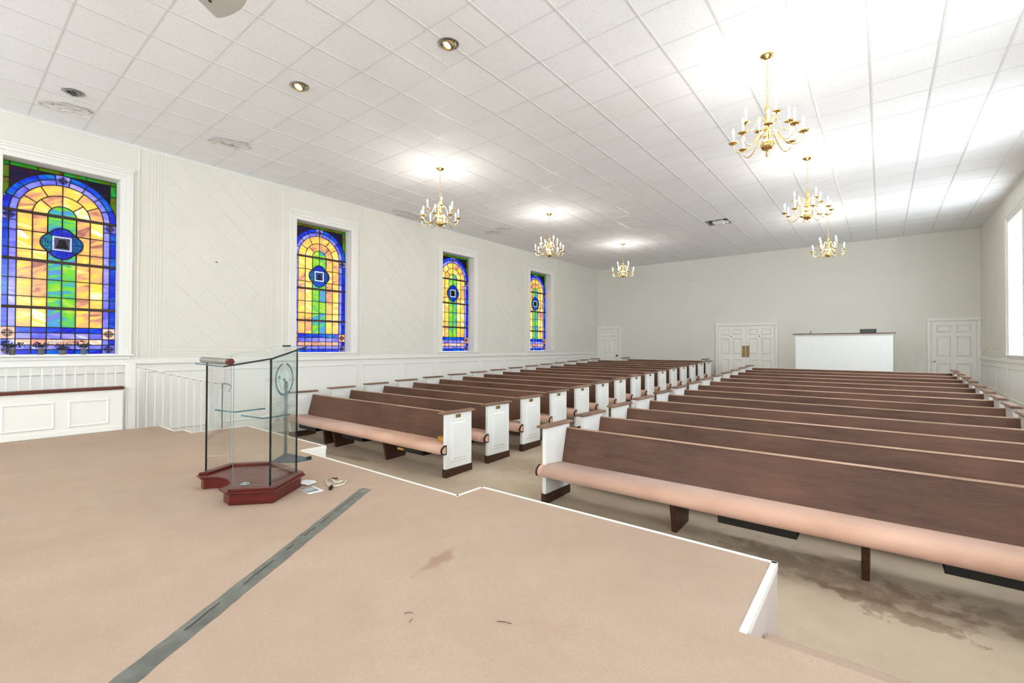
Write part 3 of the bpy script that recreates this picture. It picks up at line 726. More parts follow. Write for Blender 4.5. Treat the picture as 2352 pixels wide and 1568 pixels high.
    for i in range(4):
        j = (i + 1) % 4; fs += [(i, j, 4 + j, 4 + i), (8 + i, 12 + i, 12 + j, 8 + j), (i, 8 + i, 8 + j, j), (4 + i, 4 + j, 12 + j, 12 + i)]
    mk('medallion_frame', vs, fs, M['g_white'], t); add_came(inset(A, -.004), inset(A, .001), .014)
    mk('medallion_picture', *prism(B, GXP, GXP + .005, lambda p, q_, a_: G(p, q_, a_)), M['g_scene'][idx], t)
    if idx == 0:
        bell = [(-.062, -.045), (.066, -.045), (.05, .02), (.035, .055), (0, .066), (-.03, .058), (-.045, .025)]
        mk('bell_pane', *prism([(mcx + x, mcz + y) for x, y in bell], GXP + .0052, GXP + .009, lambda p, q_, a_: G(p, q_, a_)), M['g_bell'], t)
        mk('bell_base_pane', *prism([(mcx + x, mcz + y) for x, y in [(-.07, -.07), (.078, -.07), (.068, -.045), (-.062, -.045)]], GXP + .0052, GXP + .009, lambda p, q_, a_: G(p, q_, a_)), M['g_rust'], t)
    else:
        mk('medallion_figure_pane', *prism([(mcx + x, mcz + y) for x, y in [(-.06, -.085), (.05, -.085), (.06, -.01), (.02, .05), (-.03, .03)]], GXP + .0052, GXP + .008, lambda p, q_, a_: G(p, q_, a_)), M['g_scene'][3 if idx == 2 else (2 if idx == 3 else 3)], t)
    # rosettes
    for (u, v, r_) in ros:
        rr = min(r_, .075) * .72
        ring = [(u + rr * math.cos(a), v + rr * math.sin(a)) for a in [2 * math.pi * i / 20 for i in range(20)]]
        add_came(ring, [(u + (x - u) * .86, v + (y - v) * .86) for x, y in ring])
        kk = len(came_v); came_v += [G(*p, GXP + .012) for p in ring] + [G(u + (x - u) * .86, v + (y - v) * .86, GXP + .012) for x, y in ring]
        for d0, d1 in (((-.08, 0), (.08, 0)), ((0, -r_), (0, r_)), ((-rr * .7, 0), (0, rr * .7)), ((0, rr * .7), (rr * .7, 0)), ((rr * .7, 0), (0, -rr * .7)), ((0, -rr * .7), (-rr * .7, 0))):
            p, p2 = Vector((u + d0[0], v + d0[1])), Vector((u + d1[0], v + d1[1])); d = (p2 - p).normalized(); nr = Vector((-d.y, d.x)) * .0038
            add_came([tuple(p - nr), tuple(p2 - nr), tuple(p2 + nr), tuple(p + nr)], [tuple(p - nr * .8), tuple(p2 - nr * .8), tuple(p2 + nr * .8), tuple(p + nr * .8)])
            kk = len(came_v); came_v += [G(*tuple(z), GXP + .012) for z in (p - nr, p2 - nr, p2 + nr, p + nr)]; came_f.append((kk, kk + 1, kk + 2, kk + 3))
    lc = mk('lead_came', came_v, came_f, M['lead'], t); lc['kind'] = 'stuff'
    for k in (1, 2, 3): box('saddle_bar', GXP - .004, GXP + .03, Y0, Y0 + GW, WZ0 + q * k - .021, WZ0 + q * k + .021, M['saddle'], t, bevel=.003)
    # dedication pane lettering
    tv, tf = text_mesh('IN MEMORY OF', .034)
    yb = q * .268
    mk('dedication_lettering', [G(GW / 2 + (x), yb + .022 + y, GXP + .0062) for x, y, z in tv], tf, M['lead'], t)
    rr = random.Random(idx); marks = []
    for row, wd in ((.0, .15), (-.03, .19)):
        u = GW / 2 - wd
        while u < GW / 2 + wd:
            l_ = rr.uniform(.008, .03); marks.append((GXP + .0052, GXP + .0064, Y0 + u, Y0 + u + l_, WZ0 + yb + row - .006, WZ0 + yb + row + .006)); u += l_ + .008
    mm = boxes('dedication_small_lines', marks, M['lead'], t); mm['kind'] = 'stuff'
    frame_parts(t, Y0, XL, 1)
    # outside sash stop so no light leaks round the glass
    boxes('outer_stop', [(GXP - .04, GXP - .006, Y0 - .02, Y0 + .004, WZ0 - .02, WZ1 + .02), (GXP - .04, GXP - .006, Y0 + GW - .004, Y0 + GW + .02, WZ0 - .02, WZ1 + .02)], M['trim'], t)
    t.location.y += yoff
    return t
def point_in(p, poly):
    c = False; n = len(poly)
    for i in range(n):
        (x0, y0), (x1, y1) = poly[i - 1], poly[i]
        if (y0 > p[1]) != (y1 > p[1]) and p[0] < (x1 - x0) * (p[1] - y0) / (y1 - y0) + x0: c = not c
    return c
def frame_parts(t, Y0, x, s):
    X = lambda a, b: (min(x + s * a, x + s * b), max(x + s * a, x + s * b))
    Y1 = Y0 + GW
    box('jamb', *X(-.30, .0), Y0 - .004, Y0 + .0015, WZ0 - .03, WZ1, M['trim'], t); box('jamb', *X(-.30, .0), Y1 - .0015, Y1 + .004, WZ0 - .03, WZ1, M['trim'], t)
    box('head_jamb', *X(-.30, .0), Y0, Y1, WZ1 - .0015, WZ1 + .004, M['trim'], t)
    box('sill', *X(-.30, .05), Y0 - .19, Y1 + .19, WZ0 - .032, WZ0 - .001, M['trim'], t, bevel=.006)
    box('apron', *X(0, .02), Y0 - .15, Y1 + .15, WZ0 - .085, WZ0 - .032, M['trim'], t, bevel=.004)
    # stepped casing
    for (d, i0, i1) in ((.018, .0, .075), (.028, .075, .13), (.04, .13, .165)):
        a, b = Y0 - i0, Y0 - i1; c, e = Y1 + i0, Y1 + i1
        box('casing', *X(0, d), b, a, WZ0 - .03, WZ1 + i1, M['trim'], t, bevel=.004); box('casing', *X(0, d), c, e, WZ0 - .03, WZ1 + i1, M['trim'], t, bevel=.004)
        box('head_casing', *X(0, d), a, c, WZ1 + i0, WZ1 + i1, M['trim'], t, bevel=.004)
    box('head_casing', *X(0, .05), Y0 - .175, Y1 + .175, WZ1 + .165, WZ1 + .205, M['trim'], t, bevel=.006)
for k in range(4): make_window(k, WIN_Y[k][0] - WIN_Y[1][0])
def daylight(loc, rot, sx, sy, t, k):
    # daylight leaving the frosted pane into the room, at the seen and added windows
    L = bpy.data.lights.new('window_daylight', 'AREA'); L.shape = 'RECTANGLE'; L.size = sx; L.size_y = sy; L.color = (.82, .92, 1.0)
    L.energy = k * DAYLIGHT * math.pi * sx * sy
    lo = bpy.data.objects.new('window_daylight', L); COL.objects.link(lo); lo.parent = t; lo.location = tuple(Vector(loc) - wloc(t)); lo.rotation_euler = rot
# bright windows on the right wall, all but the back one added for light
for k in range(5):
    Y0 = (WIN_Y + [WIN_Y0])[k][0]
    t = thing('window_%d' % (k + 5), (XR, Y0, WZ0), 'bright clear window on the right wall, ' + ('nearest to the back' if k == 3 else 'beside the stage, out of frame, added for light' if k in (0, 4) else 'number %d from the stage, out of frame, added for light' % (k + 1)), None); t['kind'] = 'structure'
    frame_parts(t, Y0, XR, -1)
    box('glass_pane', XR + .24, XR + .246, Y0, Y0 + GW, WZ0, WZ1, M['window_clear'], t)
    daylight((XR + .235, Y0 + GW / 2, (WZ0 + WZ1) / 2), (0, math.radians(90), 0), GH - .06, GW - .06, t, .62)
    boxes('sash_frame', [(XR + .22, XR + .26, Y0, Y0 + .03, WZ0, WZ1), (XR + .22, XR + .26, Y0 + GW - .03, Y0 + GW, WZ0, WZ1), (XR + .22, XR + .26, Y0 + .03, Y0 + GW - .03, WZ0, WZ0 + .03), (XR + .22, XR + .26, Y0 + .03, Y0 + GW - .03, WZ1 - .03, WZ1)], M['trim'], t)

for k, (x0, x1) in enumerate(FWX):  # unseen windows, made up to light the room evenly from the camera side
    t = thing('window_%d' % (k + 10), (x0, YF, WZ0), 'added clear window behind the stage, out of frame, to even the light', None); t['kind'] = 'structure'
    box('glass_pane', x0, x1, YF - .2, YF - .194, WZ0, WZ1, M['window_clear'], t)
    daylight(((x0 + x1) / 2, YF - .19, (WZ0 + WZ1) / 2), (math.radians(90), 0, 0), x1 - x0, GH, t, 1.05)
    for a, b in ((x0 - .12, x0), (x1, x1 + .12)): box('casing', a, b, YF, YF + .03, WZ0 - .1, WZ1 + .12, M['trim'], t, bevel=.004)
    box('head_casing', x0, x1, YF, YF + .03, WZ1, WZ1 + .12, M['trim'], t, bevel=.004); box('sill', x0 - .15, x1 + .15, YF - .2, YF + .05, WZ0 - .04, WZ0, M['trim'], t, bevel=.004)

# ---- back doors
def door(name, x0, x1, leaves, label, knob=None):
    zf = floor_z(YB) - .005; zt = 2.585
    t = thing(name, ((x0 + x1) / 2, YB, zf), label, None); t['kind'] = 'structure'
    w_ = .09
    for a, b in ((x0 - w_, x0), (x1, x1 + w_)): box('door_casing', a, b, YB - .05, YB, zf, zt, M['trim'], t, bevel=.008)
    box('door_casing', x0 - w_, x1 + w_, YB - .055, YB, zt, zt + .085, M['trim'], t, bevel=.006)
    W = (x1 - x0) / leaves
    for k in range(leaves):
        a, b = x0 + W * k + .004, x0 + W * (k + 1) - .004
        lf = box('door_leaf', a, b, YB - .012, YB - .001, zf + .01, zt - .004, M['trim'], t)
        st = .11; mw = (b - a - 3 * st) / 2
        for c in (0, 1):
            pa = a + st + c * (mw + st)
            for (v0, v1) in ((2.25, 2.47), (1.56, 2.14), (zf + .2, 1.37)):
                A = [(pa, v0), (pa + mw, v0), (pa + mw, v1), (pa, v1)]; B = inset(A, .022); C = inset(A, .045)
                vs = [(p, YB - .0125, q) for p, q in A] + [(p, YB - .036, q) for p, q in B] + [(p, YB - .016, q) for p, q in C]
                fs = []
                for i in range(4):
                    j = (i + 1) % 4; fs += [(i, j, 4 + j, 4 + i), (4 + i, 4 + j, 8 + j, 8 + i)]
                fs.append((8, 9, 10, 11)); mk('door_panel', vs, fs, M['trim'], lf)
        if leaves == 2:
            px = b - .125 if k == 0 else a + .005
            box('push_plate', px, px + .115, YB - .018, YB - .012, 1.44, 1.85, M['plate'], lf, bevel=.003)
            mk('peephole', *tube([((a + b) / 2 - .02, YB - .03, 2.19), ((a + b) / 2 - .02, YB - .012, 2.19)], .018, 10), M['knobblack'], lf)
        elif knob is not None:
            kx = knob; mk('door_knob', *lathe([(.03, 0), (.032, .01), (.012, .02), (.012, .04), (.03, .05), (.036, .068), (.028, .085), (.008, .09)], 0, 0, 0, 16), M['chrome'] if x0 > 0 else M['knobblack'], None)
            o = COL.objects[-1]
            for v in o.data.vertices: v.co = Vector((kx, YB - .012 - v.co.z, 1.425 + v.co.x)) if False else Vector((kx + v.co.x, YB - .012 - v.co.z, 1.425 + v.co.y))
            off = wloc(lf)
            for v in o.data.vertices: v.co -= off
            o.parent = lf
door('door_1', -9.735, -8.80, 1, 'white six-panel door in the far left corner', -8.885)
door('door_2', -4.78, -2.91, 2, 'white double doors with brass push plates at the aisle end')
door('door_3', 1.143, 2.10, 1, 'white six-panel door with chrome knob in the far right corner', 1.20)

# ================================================================== STAGE
poly = [(-8.80, YF), (-8.78, 2.22), (-8.07, 2.22), (-8.07, 2.33), (-7.73, 2.33), (-7.73, 3.075), (-5.44, 3.075), (-5.44, 2.755), (-2.775, 2.755), (-2.775, 3.058), (-.49, 3.058), (-.48, 2.24), (XR - .03, 2.24), (XR - .03, YF)]
vs, fs = prism(poly, 0, ZS, PZ)
stg = mk('floor_stage', vs, fs, M['stage_carpet']); tag(stg, 'raised carpeted stage platform with white front edging', kind='structure')
front = poly[1:13]
for k in range(len(front) - 1):
    (x0, y0), (x1, y1) = front[k], front[k + 1]
    d = Vector((x1 - x0, y1 - y0)).normalized(); nn = Vector((-d.y, d.x))          # outward for this winding
    e = .0 if k == len(front) - 2 else 1
    a, b = Vector((x0, y0)), Vector((x1, y1))
    q = [a - d * .0, b + d * .0, b + nn * .014, a + nn * .014]
    mk('riser_board', *prism([tuple(p) for p in q], .01, ZS - .002 if e else ZS - .03, PZ), (M['mauve'] if k == len(front) - 3 else M['trim']) if e else M['stage_carpet'], stg)
    if e:
        wd = .022 if k != len(front) - 3 else .03
        q = [a - d * .012 - nn * (wd - .014), b + d * .012 - nn * (wd - .014), b + nn * .016 + d * .012, a + nn * .016 - d * .012]
        mk('edge_trim', *prism([tuple(p) for p in q], ZS - .035, ZS + .004, PZ), M['trim'], stg)
st = thing('stage_steps', (.85, 2.24, 0), 'carpeted steps going down from the stage to the pews', 'steps')
mk('step', *prism([(2.255, 0), (2.645, 0), (2.645, .367), (2.255, .367)], -.46, XR - .05, PX), M['stage_carpet'], st, bevel=.01, seg=2)
mk('step', *prism([(2.646, 0), (2.80, 0), (2.80, .183), (2.646, .183)], -.46, XR - .05, PX), M['stage_carpet'], st, bevel=.01, seg=2)
st = thing('side_steps', (-8.3, 2.6, 0), 'carpeted side steps beside the white railing, mostly hidden by the stage', 'steps')
mk('step', *prism([(2.36, 0), (2.62, 0), (2.62, .30), (2.36, .30)], -8.78, -7.76, PX), M['stage_carpet'], st)
mk('step', *prism([(2.621, 0), (2.9, 0), (2.9, .15), (2.621, .15)], -8.78, -7.76, PX), M['stage_carpet'], st)

# ---- knee wall with mahogany cap
kx = -8.80
kw = thing('knee_wall', (kx, 0, ZS), 'low white panelled wall with mahogany cap at the stage side', 'low wall')
box('wall_body', kx - .10, kx, -2.6, 1.775, ZS - .0, 1.15, M['trim'], kw)
box('cap', kx - .135, kx + .035, -2.62, 1.79, 1.15, 1.195, M['capmahog'], kw, bevel=.012, seg=2)
for a, b in ((-1.6, -.45), (-.30, .45), (.55 - .0, 1.06), (1.18, 1.63)):
    A = [(a, .652), (b, .652), (b, 1.032), (a, 1.032)]; B = inset(A, .02); C = inset(A, .04)
    vs = [(kx + .0, p, q) for p, q in A] + [(kx + .014, p, q) for p, q in B] + [(kx + .003, p, q) for p, q in C]; f2 = []
    for i in range(4):
        j = (i + 1) % 4; f2 += [(i, j, 4 + j, 4 + i), (4 + i, 4 + j, 8 + j, 8 + i)]
    f2.append((8, 9, 10, 11)); mk('raised_panel', vs, f2, M['trim'], kw)
box('base_moulding', kx, kx + .012, -2.6, 1.775, ZS, ZS + .07, M['trim'], kw, bevel=.004)

# ---- railing and descending handrail
rx = -8.95
rl = thing('railing', (rx, 1.0, 0), 'white level railing with thin balusters behind the low wall', 'railing')
box('top_rail', rx - .025, rx + .025, -2.6, 1.84, 1.50, 1.535, M['trim'], rl, bevel=.008)
for k in range(-28, 11): box('baluster', rx - .008, rx + .008, .61 + .1105 * k - .008, .61 + .1105 * k + .008, .5, 1.502, M['trim'], rl)
box('newel_board', rx - .03, rx + .03, 1.83, 1.95, .0, 1.53, M['trim'], rl, bevel=.004)
box('newel_inset', rx + .03, rx + .038, 1.86, 1.885, .6, 1.42, M['trim'], rl)
hr = thing('handrail', (rx, 2.5, 0), 'white sloping handrail with curled iron end and balusters beside the stage', 'handrail')
hp = [(1.962, 1.495), (2.0, 1.47), (2.2, 1.405), (2.6, 1.285), (2.85, 1.215), (3.07, 1.16), (3.16, 1.145)]
mk('rail', *tube([(rx, y, z) for y, z in hp], .014, 8), M['trim'], hr, smooth=True)
mk('curl', *tube([(rx, 3.16, 1.145), (rx, 3.24, 1.13), (rx, 3.29, 1.10), (rx, 3.30, 1.075), (rx, 3.275, 1.04), (rx, 3.255, 1.01), (rx, 3.27, .99)], [.013, .012, .011, .010, .009, .008, .007], 8), M['steel'], hr, smooth=True)
for k in range(12):
    y = 1.985 + k * .1065
    z = next(a[1] + (b[1] - a[1]) * (y - a[0]) / (b[0] - a[0]) for a, b in zip(hp, hp[1:]) if a[0] <= y <= b[0])
    zf = 0.0
    box('baluster', rx - .007, rx + .007, y - .007, y + .007, zf, z, M['trim'] if k < 11 else M['bluegrey'], hr)
    box('rail_clip', rx - .014, rx + .014, y - .014, y + .014, z - .022, z - .010, M['steel'], hr)

# ================================================================== PEWS
PL = 4.42
def make_pew(L, name='pew'):
    t = thing(name, (0, 0, 0), '-', 'pew')
    wood_, white = M['pewwood'], M['pewwhite']
    D = .51
    for e in (0, 1):
        x0, x1 = (0, .05) if e == 0 else (L - .05, L)
        s = -1 if e == 0 else 1; xo = x0 if e == 0 else x1
        ep = box('end_panel', x0, x1, 0, D, .02, .868, white, t, bevel=.004)
        box('base_block', x0 - .010, x1 + .010, -.010, D + .010, -.02, .115, M['basewood'], ep, bevel=.004)
        # profiled cap: half-octagon roof with overhang
        pr_ = [(x0 - .03, .868), (x1 + .03, .868), (x1 + .042, .88), (x1 + .022, .899), (x0 - .022, .899), (x0 - .042, .88)]
        mk('cap', *prism(pr_, -.068, D + .045, PY), M['capwood'], ep, bevel=.006)
        A = [(.095, .20), (.415, .20), (.415, .775), (.095, .775)]; B = inset(A, .012); C = inset(A, .045)
        vs = [(xo, p, q) for p, q in A] + [(xo - s * .006, p, q) for p, q in B] + [(xo + s * .004, p, q) for p, q in C]
        vs = [(xo + s * .0005, p, q) for p, q in A] + [(xo + s * .012, p, q) for p, q in B] + [(xo + s * .004, p, q) for p, q in inset(A, .022)] + [(xo + s * .016, p, q) for p, q in C]
        f2 = []
        for i in range(4):
            j = (i + 1) % 4; f2 += [(i, j, 4 + j, 4 + i), (4 + i, 4 + j, 8 + j, 8 + i), (8 + i, 8 + j, 12 + j, 12 + i)]
        f2.append((12, 13, 14, 15)); mk('raised_panel', vs, f2, white, ep)
        xa_, xb_ = (xo - .006, xo) if s < 0 else (xo, xo + .006)
        box('number_plate', xa_, xb_, .185, .285, .80, .848, M['plate'], ep, bevel=.002)
        # seat end: wood surround and fabric pad in front of the panel
        prof = [(-.002, .45), (-.03, .452), (-.07, .435), (-.10, .40), (-.104, .365), (-.09, .335), (-.05, .322), (-.002, .322)]
        mk('seat_end_trim', *prism(prof, xo + s * .006, xo + s * .024 if e else xo + s * .024, PX), M['darkwood'], t)
        pin = inset(prof, .018)
        mk('seat_end_pad', *prism(pin, xo + s * .0, xo + s * .028, PX), M['cushion'], t)
        mk('seat_corner', *prism([(-.003, .447), (-.03, .449), (-.068, .432), (-.097, .40), (-.101, .366), (-.087, .338), (-.05, .326), (-.003, .326)], min(x0, x1) if e == 0 else x0 - .002, x1 + .002 if e == 0 else x1, PX), M['cushion'], t)
    prof = [(.40, .405), (.30, .432), (.06, .452), (-.02, .452), (-.06, .440), (-.088, .415), (-.101, .385), (-.098, .352), (-.075, .326), (-.04, .318), (.02, .322), (.40, .335)]
    mk('seat_cushion', *prism(prof, .051, L - .051, PX), M['cushion'], t, smooth=False)
    o = COL.objects[-1]
    for p in o.data.polygons: p.use_smooth = len(p.vertices) == 4
    bk = [(.325, .36), (.44, .795), (.447, .81), (.457, .817), (.472, .815), (.482, .80), (.365, .34)]
    mk('backrest', *prism(bk, .05, L - .05, PX), wood_, t, bevel=.002)
    mk('top_edge_painted_glint', *prism([(.4415, .808), (.447, .817), (.459, .8215), (.472, .8195), (.479, .811), (.47, .8145), (.457, .8165)], .052, L - .052, PX), M['glintwood'], t)  # thin strip with the highlight painted into its colour
    box('back_rail', .051, L - .051, .40, .43, .28, .345, M['darkwood'], t)
    for k in (1, 2):
        x = L * k / 3
        mk('leg', *prism([(.12, -.02), (.47, -.02), (.50, .33), (.04, .33)], x - .025, x + .025, PX), M['basewood'], t, bevel=.004)
    for k in (0, 1, 2):
        if k == 0: continue
        x = L * (k + .5) / 3
        pr_ = [(-.04, .332), (-.02, .245), (.24, .245), (.26, .332), (.245, .332), (.228, .258), (-.01, .258), (-.027, .332)]
        mk('book_rack', *prism(pr_, x - .30, x + .30, PX), M['black'], t)
    return t
def ordn(k): return ['first', 'second', 'third', 'fourth', 'fifth', 'sixth', 'seventh', 'eighth', 'ninth', 'tenth', 'eleventh', 'twelfth', 'thirteenth', 'fourteenth', 'fifteenth'][k]
proto = make_pew(PL); short = make_pew(3.2)
index_kids(None)
PITCHY = .8635
def place(p, x, k, label, grp):
    y = 4.385 + PITCHY * k
    p.location = (x, y, floor_z(y)); p['label'] = label; p['group'] = grp
for k in range(15):
    p = proto if k == 0 else copy_tree(proto)
    place(p, -9.07, k, '%s pew from the stage in the left block, dark wood with white ends' % ordn(k), 'pews in the left block')
for k in range(13):
    p = copy_tree(proto)
    place(p, -3.05, k, '%s pew from the stage in the right block, dark wood with white ends' % ordn(k), 'pews in the right block')
place(short, -8.24, 15.2, 'short last pew behind the left block beside the corner door', 'pews in the left block')

x = proto.location.x + PL / 6; y = proto.location.y
mk('book_rack', *prism([(y - .04, .332), (y - .02, .245), (y + .24, .245), (y + .26, .332), (y + .245, .332), (y + .228, .258), (y - .01, .258), (y - .027, .332)], x - .30, x + .30, PX), M['black'], proto)
mk('leg', *prism([(y + .12, 0), (y + .30, 0), (y + .32, .33), (y + .08, .33)], x + .34, x + .40, PX), M['basewood'], proto, bevel=.004)
# things lying in the pews
hb = thing('offering_box', (-4.86, 4.60, .45), 'small amber wooden box on the seat end of the first left pew', 'box')
boxes('tray', [(-4.93, -4.78, 4.50, 4.60, .452, .458), (-4.93, -4.78, 4.50, 4.506, .456, .52), (-4.93, -4.78, 4.594, 4.60, .456, .52), (-4.93, -4.924, 4.506, 4.594, .456, .52), (-4.786, -4.78, 4.506, 4.594, .456, .52)], M['amber'], hb)
pp = mk('paper_sheet', [(-5.0, 6.28, .522), (-4.76, 6.24, .522), (-4.74, 6.38, .525), (-4.83, 6.43, .56), (-4.98, 6.42, .525)], [(0, 1, 2, 3, 4)], M['paper']); tag(pp, 'folded white paper on the third left pew by the aisle', 'paper')
bl = box('card_slip', -5.66, -5.52, 4.355, 4.357, .262, .325, M['amber']); tag(bl, 'tan card slip stuck in the rack under the first left pew', 'card')

# ================================================================== CHANDELIERS
def make_chandelier():
    t = thing('chandelier', (0, 0, 0), '-', 'chandelier', 'brass chandeliers hanging in two rows')
    B = M['brass']; Z = -1.165
    mk('canopy', *lathe([(.012, -.045), (.03, -.04), (.05, -.022), (.075, -.014), (.078, -.004), (.074, 0)], 0, 0, 0, 24), B, t, smooth=True)
    links = []; z = -.045; k = 0
    while z > Z + .63:
        a = k % 2 * math.pi / 2
        links.append(tube([(.011 * math.cos(q) * math.cos(a), .011 * math.cos(q) * math.sin(a), z - .02 + .021 * math.sin(q)) for q in [2 * math.pi * i / 10 for i in range(10)]], .0028, 5, True)); z -= .033; k += 1
    c = mk('chain', *join(links), B, t, smooth=True); c['kind'] = 'stuff'
    col = [(.004, .05), (.012, .062), (.04, .07), (.068, .09), (.076, .115), (.072, .145), (.05, .175), (.03, .19), (.045, .205), (.05, .225), (.03, .245), (.022, .27), (.045, .29), (.05, .31), (.03, .33), (.022, .37), (.036, .39), (.04, .41), (.02, .44), (.016, .5), (.026, .52), (.03, .54), (.016, .56), (.01, .60), (.004, .615)]
    mk('column', *lathe([(r, zz) for r, zz in col], 0, 0, Z, 20), B, t, smooth=True)
    mk('pull_ring', *tube([(.024 * math.cos(q), 0, Z + .026 + .024 * math.sin(q)) for q in [2 * math.pi * i / 16 for i in range(16)]], .003, 6, True), B, t, smooth=True)
    for tier, (na, R, zp, z0, zl, ph) in enumerate(((8, .355, .205, .225, .085, .2), (4, .235, .385, .41, .29, .55))):
        for k in range(na):
            a = ph + 2 * math.pi * k / na; ca, sa = math.cos(a), math.sin(a)
            prof = [(.03, z0), (.07, z0 + .035), (.11, z0 + .02), (.11 + (R - .11) * .22, (z0 + zl) / 2), (.11 + (R - .11) * .5, zl + .01), (.11 + (R - .11) * .72, zl), (.11 + (R - .11) * .9, zl + .03), (R, zp - .045), (R, zp)]
            P = []
            for i in range(len(prof) - 1):
                p0, p1, p2, p3 = (Vector(prof[max(i - 1, 0)]), Vector(prof[i]), Vector(prof[i + 1]), Vector(prof[min(i + 2, len(prof) - 1)]))
                for s_ in range(3):
                    u = s_ / 3; P.append(.5 * ((2 * p1) + (p2 - p0) * u + (2 * p0 - 5 * p1 + 4 * p2 - p3) * u * u + (3 * p1 - p0 - 3 * p2 + p3) * u ** 3))
            P.append(Vector(prof[-1]))
            arm = mk('arm', *tube([(p.x * ca, p.x * sa, Z + p.y) for p in P], .0058, 6), B, t, smooth=True)
            x, y = R * ca, R * sa
            mk('drip_pan', *lathe([(.008, -.022), (.014, -.006), (.042, -.003), (.055, .008), (.050, .009), (.014, .004), (.013, .018)], x, y, Z + zp, 14), B, arm, smooth=True)
            mk('candle', *lathe([(.0115, .012), (.0115, .105), (.008, .108)], x, y, Z + zp, 10), M['candle'], arm, smooth=True)
            mk('bulb', *lathe([(.007, .105), (.014, .12), (.0165, .135), (.013, .155), (.006, .172), (.002, .182)], x, y, Z + zp, 10), M['bulb'], arm, smooth=True)
    return t
ch = make_chandelier(); index_kids(None)
chs = [(-1.02, 6.0, 'brass chandelier largest and nearest, on the right side'), (-1.02, 9.72, 'brass chandelier in the middle of the right row'), (-1.04, 14.1, 'brass chandelier at the back of the right row'),
       (-6.55, 6.0, 'brass chandelier at the front of the left row'), (-6.60, 9.78, 'brass chandelier in the middle of the left row'), (-6.62, 14.13, 'brass chandelier at the back of the left row')]
for k, (x, y, lb) in enumerate(chs):
    c = ch if k == 0 else copy_tree(ch)
    c.location = (x, y, ZC); c['label'] = lb; c.rotation_euler.z = .13 * k
    L = bpy.data.lights.new('chandelier_glow', 'POINT'); L.energy = CHANDELIER_W; L.shadow_soft_size = .16; L.color = (1, .975, .93)
    lo = bpy.data.objects.new('chandelier_glow', L); COL.objects.link(lo); lo.parent = c; lo.location = (0, 0, -.86)

# ================================================================== PULPIT
PB = [(-4.70, 1.46), (-3.97, 1.43), (-3.74, 1.70), (-4.02, 2.09), (-4.64, 2.10), (-4.88, 1.80)]
pt = thing('pulpit', (-4.3, 1.8, ZS), 'clear glass pulpit on a mahogany hexagonal base', 'pulpit')
def notch(poly, d=0.0):
    a, b = Vector(poly[0]), Vector(poly[1]); e = (b - a); L = e.length; e.normalize(); nn = Vector((-e.y, e.x))
    c = a + e * (L * .46); r = .245 - d; out = [tuple(a)]
    for k in range(0, 15):
        t = math.pi - math.pi * k / 14; out.append(tuple(c + e * (r * math.cos(t)) + nn * (r * .62 * math.sin(t))))
    return out + list(poly[1:])
base_p = notch(inset(PB, .03)); top_p = notch(PB, .02)
mk('base', *prism(base_p, ZS, ZS + .095, PZ), M['mahogany'], pt, bevel=.004)
mk('base_moulding', *prism(top_p, ZS + .095, ZS + .112, PZ), M['mahogany'], pt, bevel=.004)
# raised rim around the recessed floor of the base
rim_o = [PB[k] for k in (1, 2, 3, 4, 5, 0)]
rim = []
for k in range(5):
    a, b = Vector(inset(PB, .012)[(k + 1) % 6]), Vector(inset(PB, .012)[(k + 2) % 6]); c, d = Vector(inset(PB, .075)[(k + 1) % 6]), Vector(inset(PB, .075)[(k + 2) % 6])
    mk('base_rim', *prism([tuple(a), tuple(b), tuple(d), tuple(c)], ZS + .112, ZS + .132, PZ), M['mahogany'], pt, bevel=.003)
gA, gB, gC, gD, gD2, gE = (-4.74, 1.545), (-4.105, 1.53), (-3.88, 1.722), (-4.045, 2.02), (-4.70, 2.035), (-4.86, 1.79)
ztop = lambda y: 1.645 + .262 * (y - 1.53) - .008
def panel(a, b, material, name='glass_panel'):
    a, b = Vector(a), Vector(b); d = (b - a).normalized(); nn = Vector((-d.y, d.x)) * .005; z0 = ZS + .125
    vs = [(*(p + s * nn), z) for p in (a, b) for s in (-1, 1) for z in (z0, ztop(p.y))]
    return mk(name, vs, BF, material, pt)
def edge(p, w_=.006, mt='glass_edge'):
    box('glass_edge', p[0] - w_, p[0] + w_, p[1] - w_, p[1] + w_, ZS + .12, ztop(p[1]) + .002, M[mt], pt)
panel(gA, gE, M['glass']); panel(gB, gC, M['glass']); panel(gC, gD, M['glass_tint']); panel(gD, gD2, M['glass']); panel(gE, gD2, M['glass'])
edge(gA, .0062); edge(gC, .0062); edge(gD, .005); edge(gB, .0016, 'etchdark'); edge(gE, .0014, 'etchdark')
TP = [(-4.86, 1.495), (-4.155, 1.475), (-3.86, 1.725), (-4.02, 2.09), (-4.58, 2.10), (-4.93, 1.72)]
zt = lambda y: 1.645 + .262 * (y - 1.53)
n6 = len(TP)
vs = [(x, y, zt(y) - .006) for x, y in TP] + [(x, y, zt(y) + .006) for x, y in TP]
mk('reading_top', vs, [tuple(range(n6)), tuple(range(2 * n6 - 1, n6 - 1, -1))] + [(i, (i + 1) % n6, n6 + (i + 1) % n6, n6 + i) for i in range(n6)], M['glass'], pt)
def tedge(a, b, r, mt): mk('top_edge', *tube([(a[0], a[1], zt(a[1])), (b[0], b[1], zt(b[1]))], r, 6), M[mt], pt)
tedge(TP[1], TP[2], .0075, 'glass_edge'); tedge(TP[2], TP[3], .0075, 'glass_edge'); tedge(TP[0], TP[1], .006, 'shelf_edge'); tedge(TP[4], TP[5], .0015, 'etch'); tedge(TP[3], TP[4], .0015, 'etch')
mk('book_stop', *tube([(-4.80, 1.53, 1.672), (-4.17, 1.515, 1.669)], .027, 10), M['steel'], pt, smooth=False)
mk('book_stop_end', *tube([(-4.17, 1.515, 1.669), (-4.115, 1.513, 1.669)], .028, 6), M['mahogany'], pt)
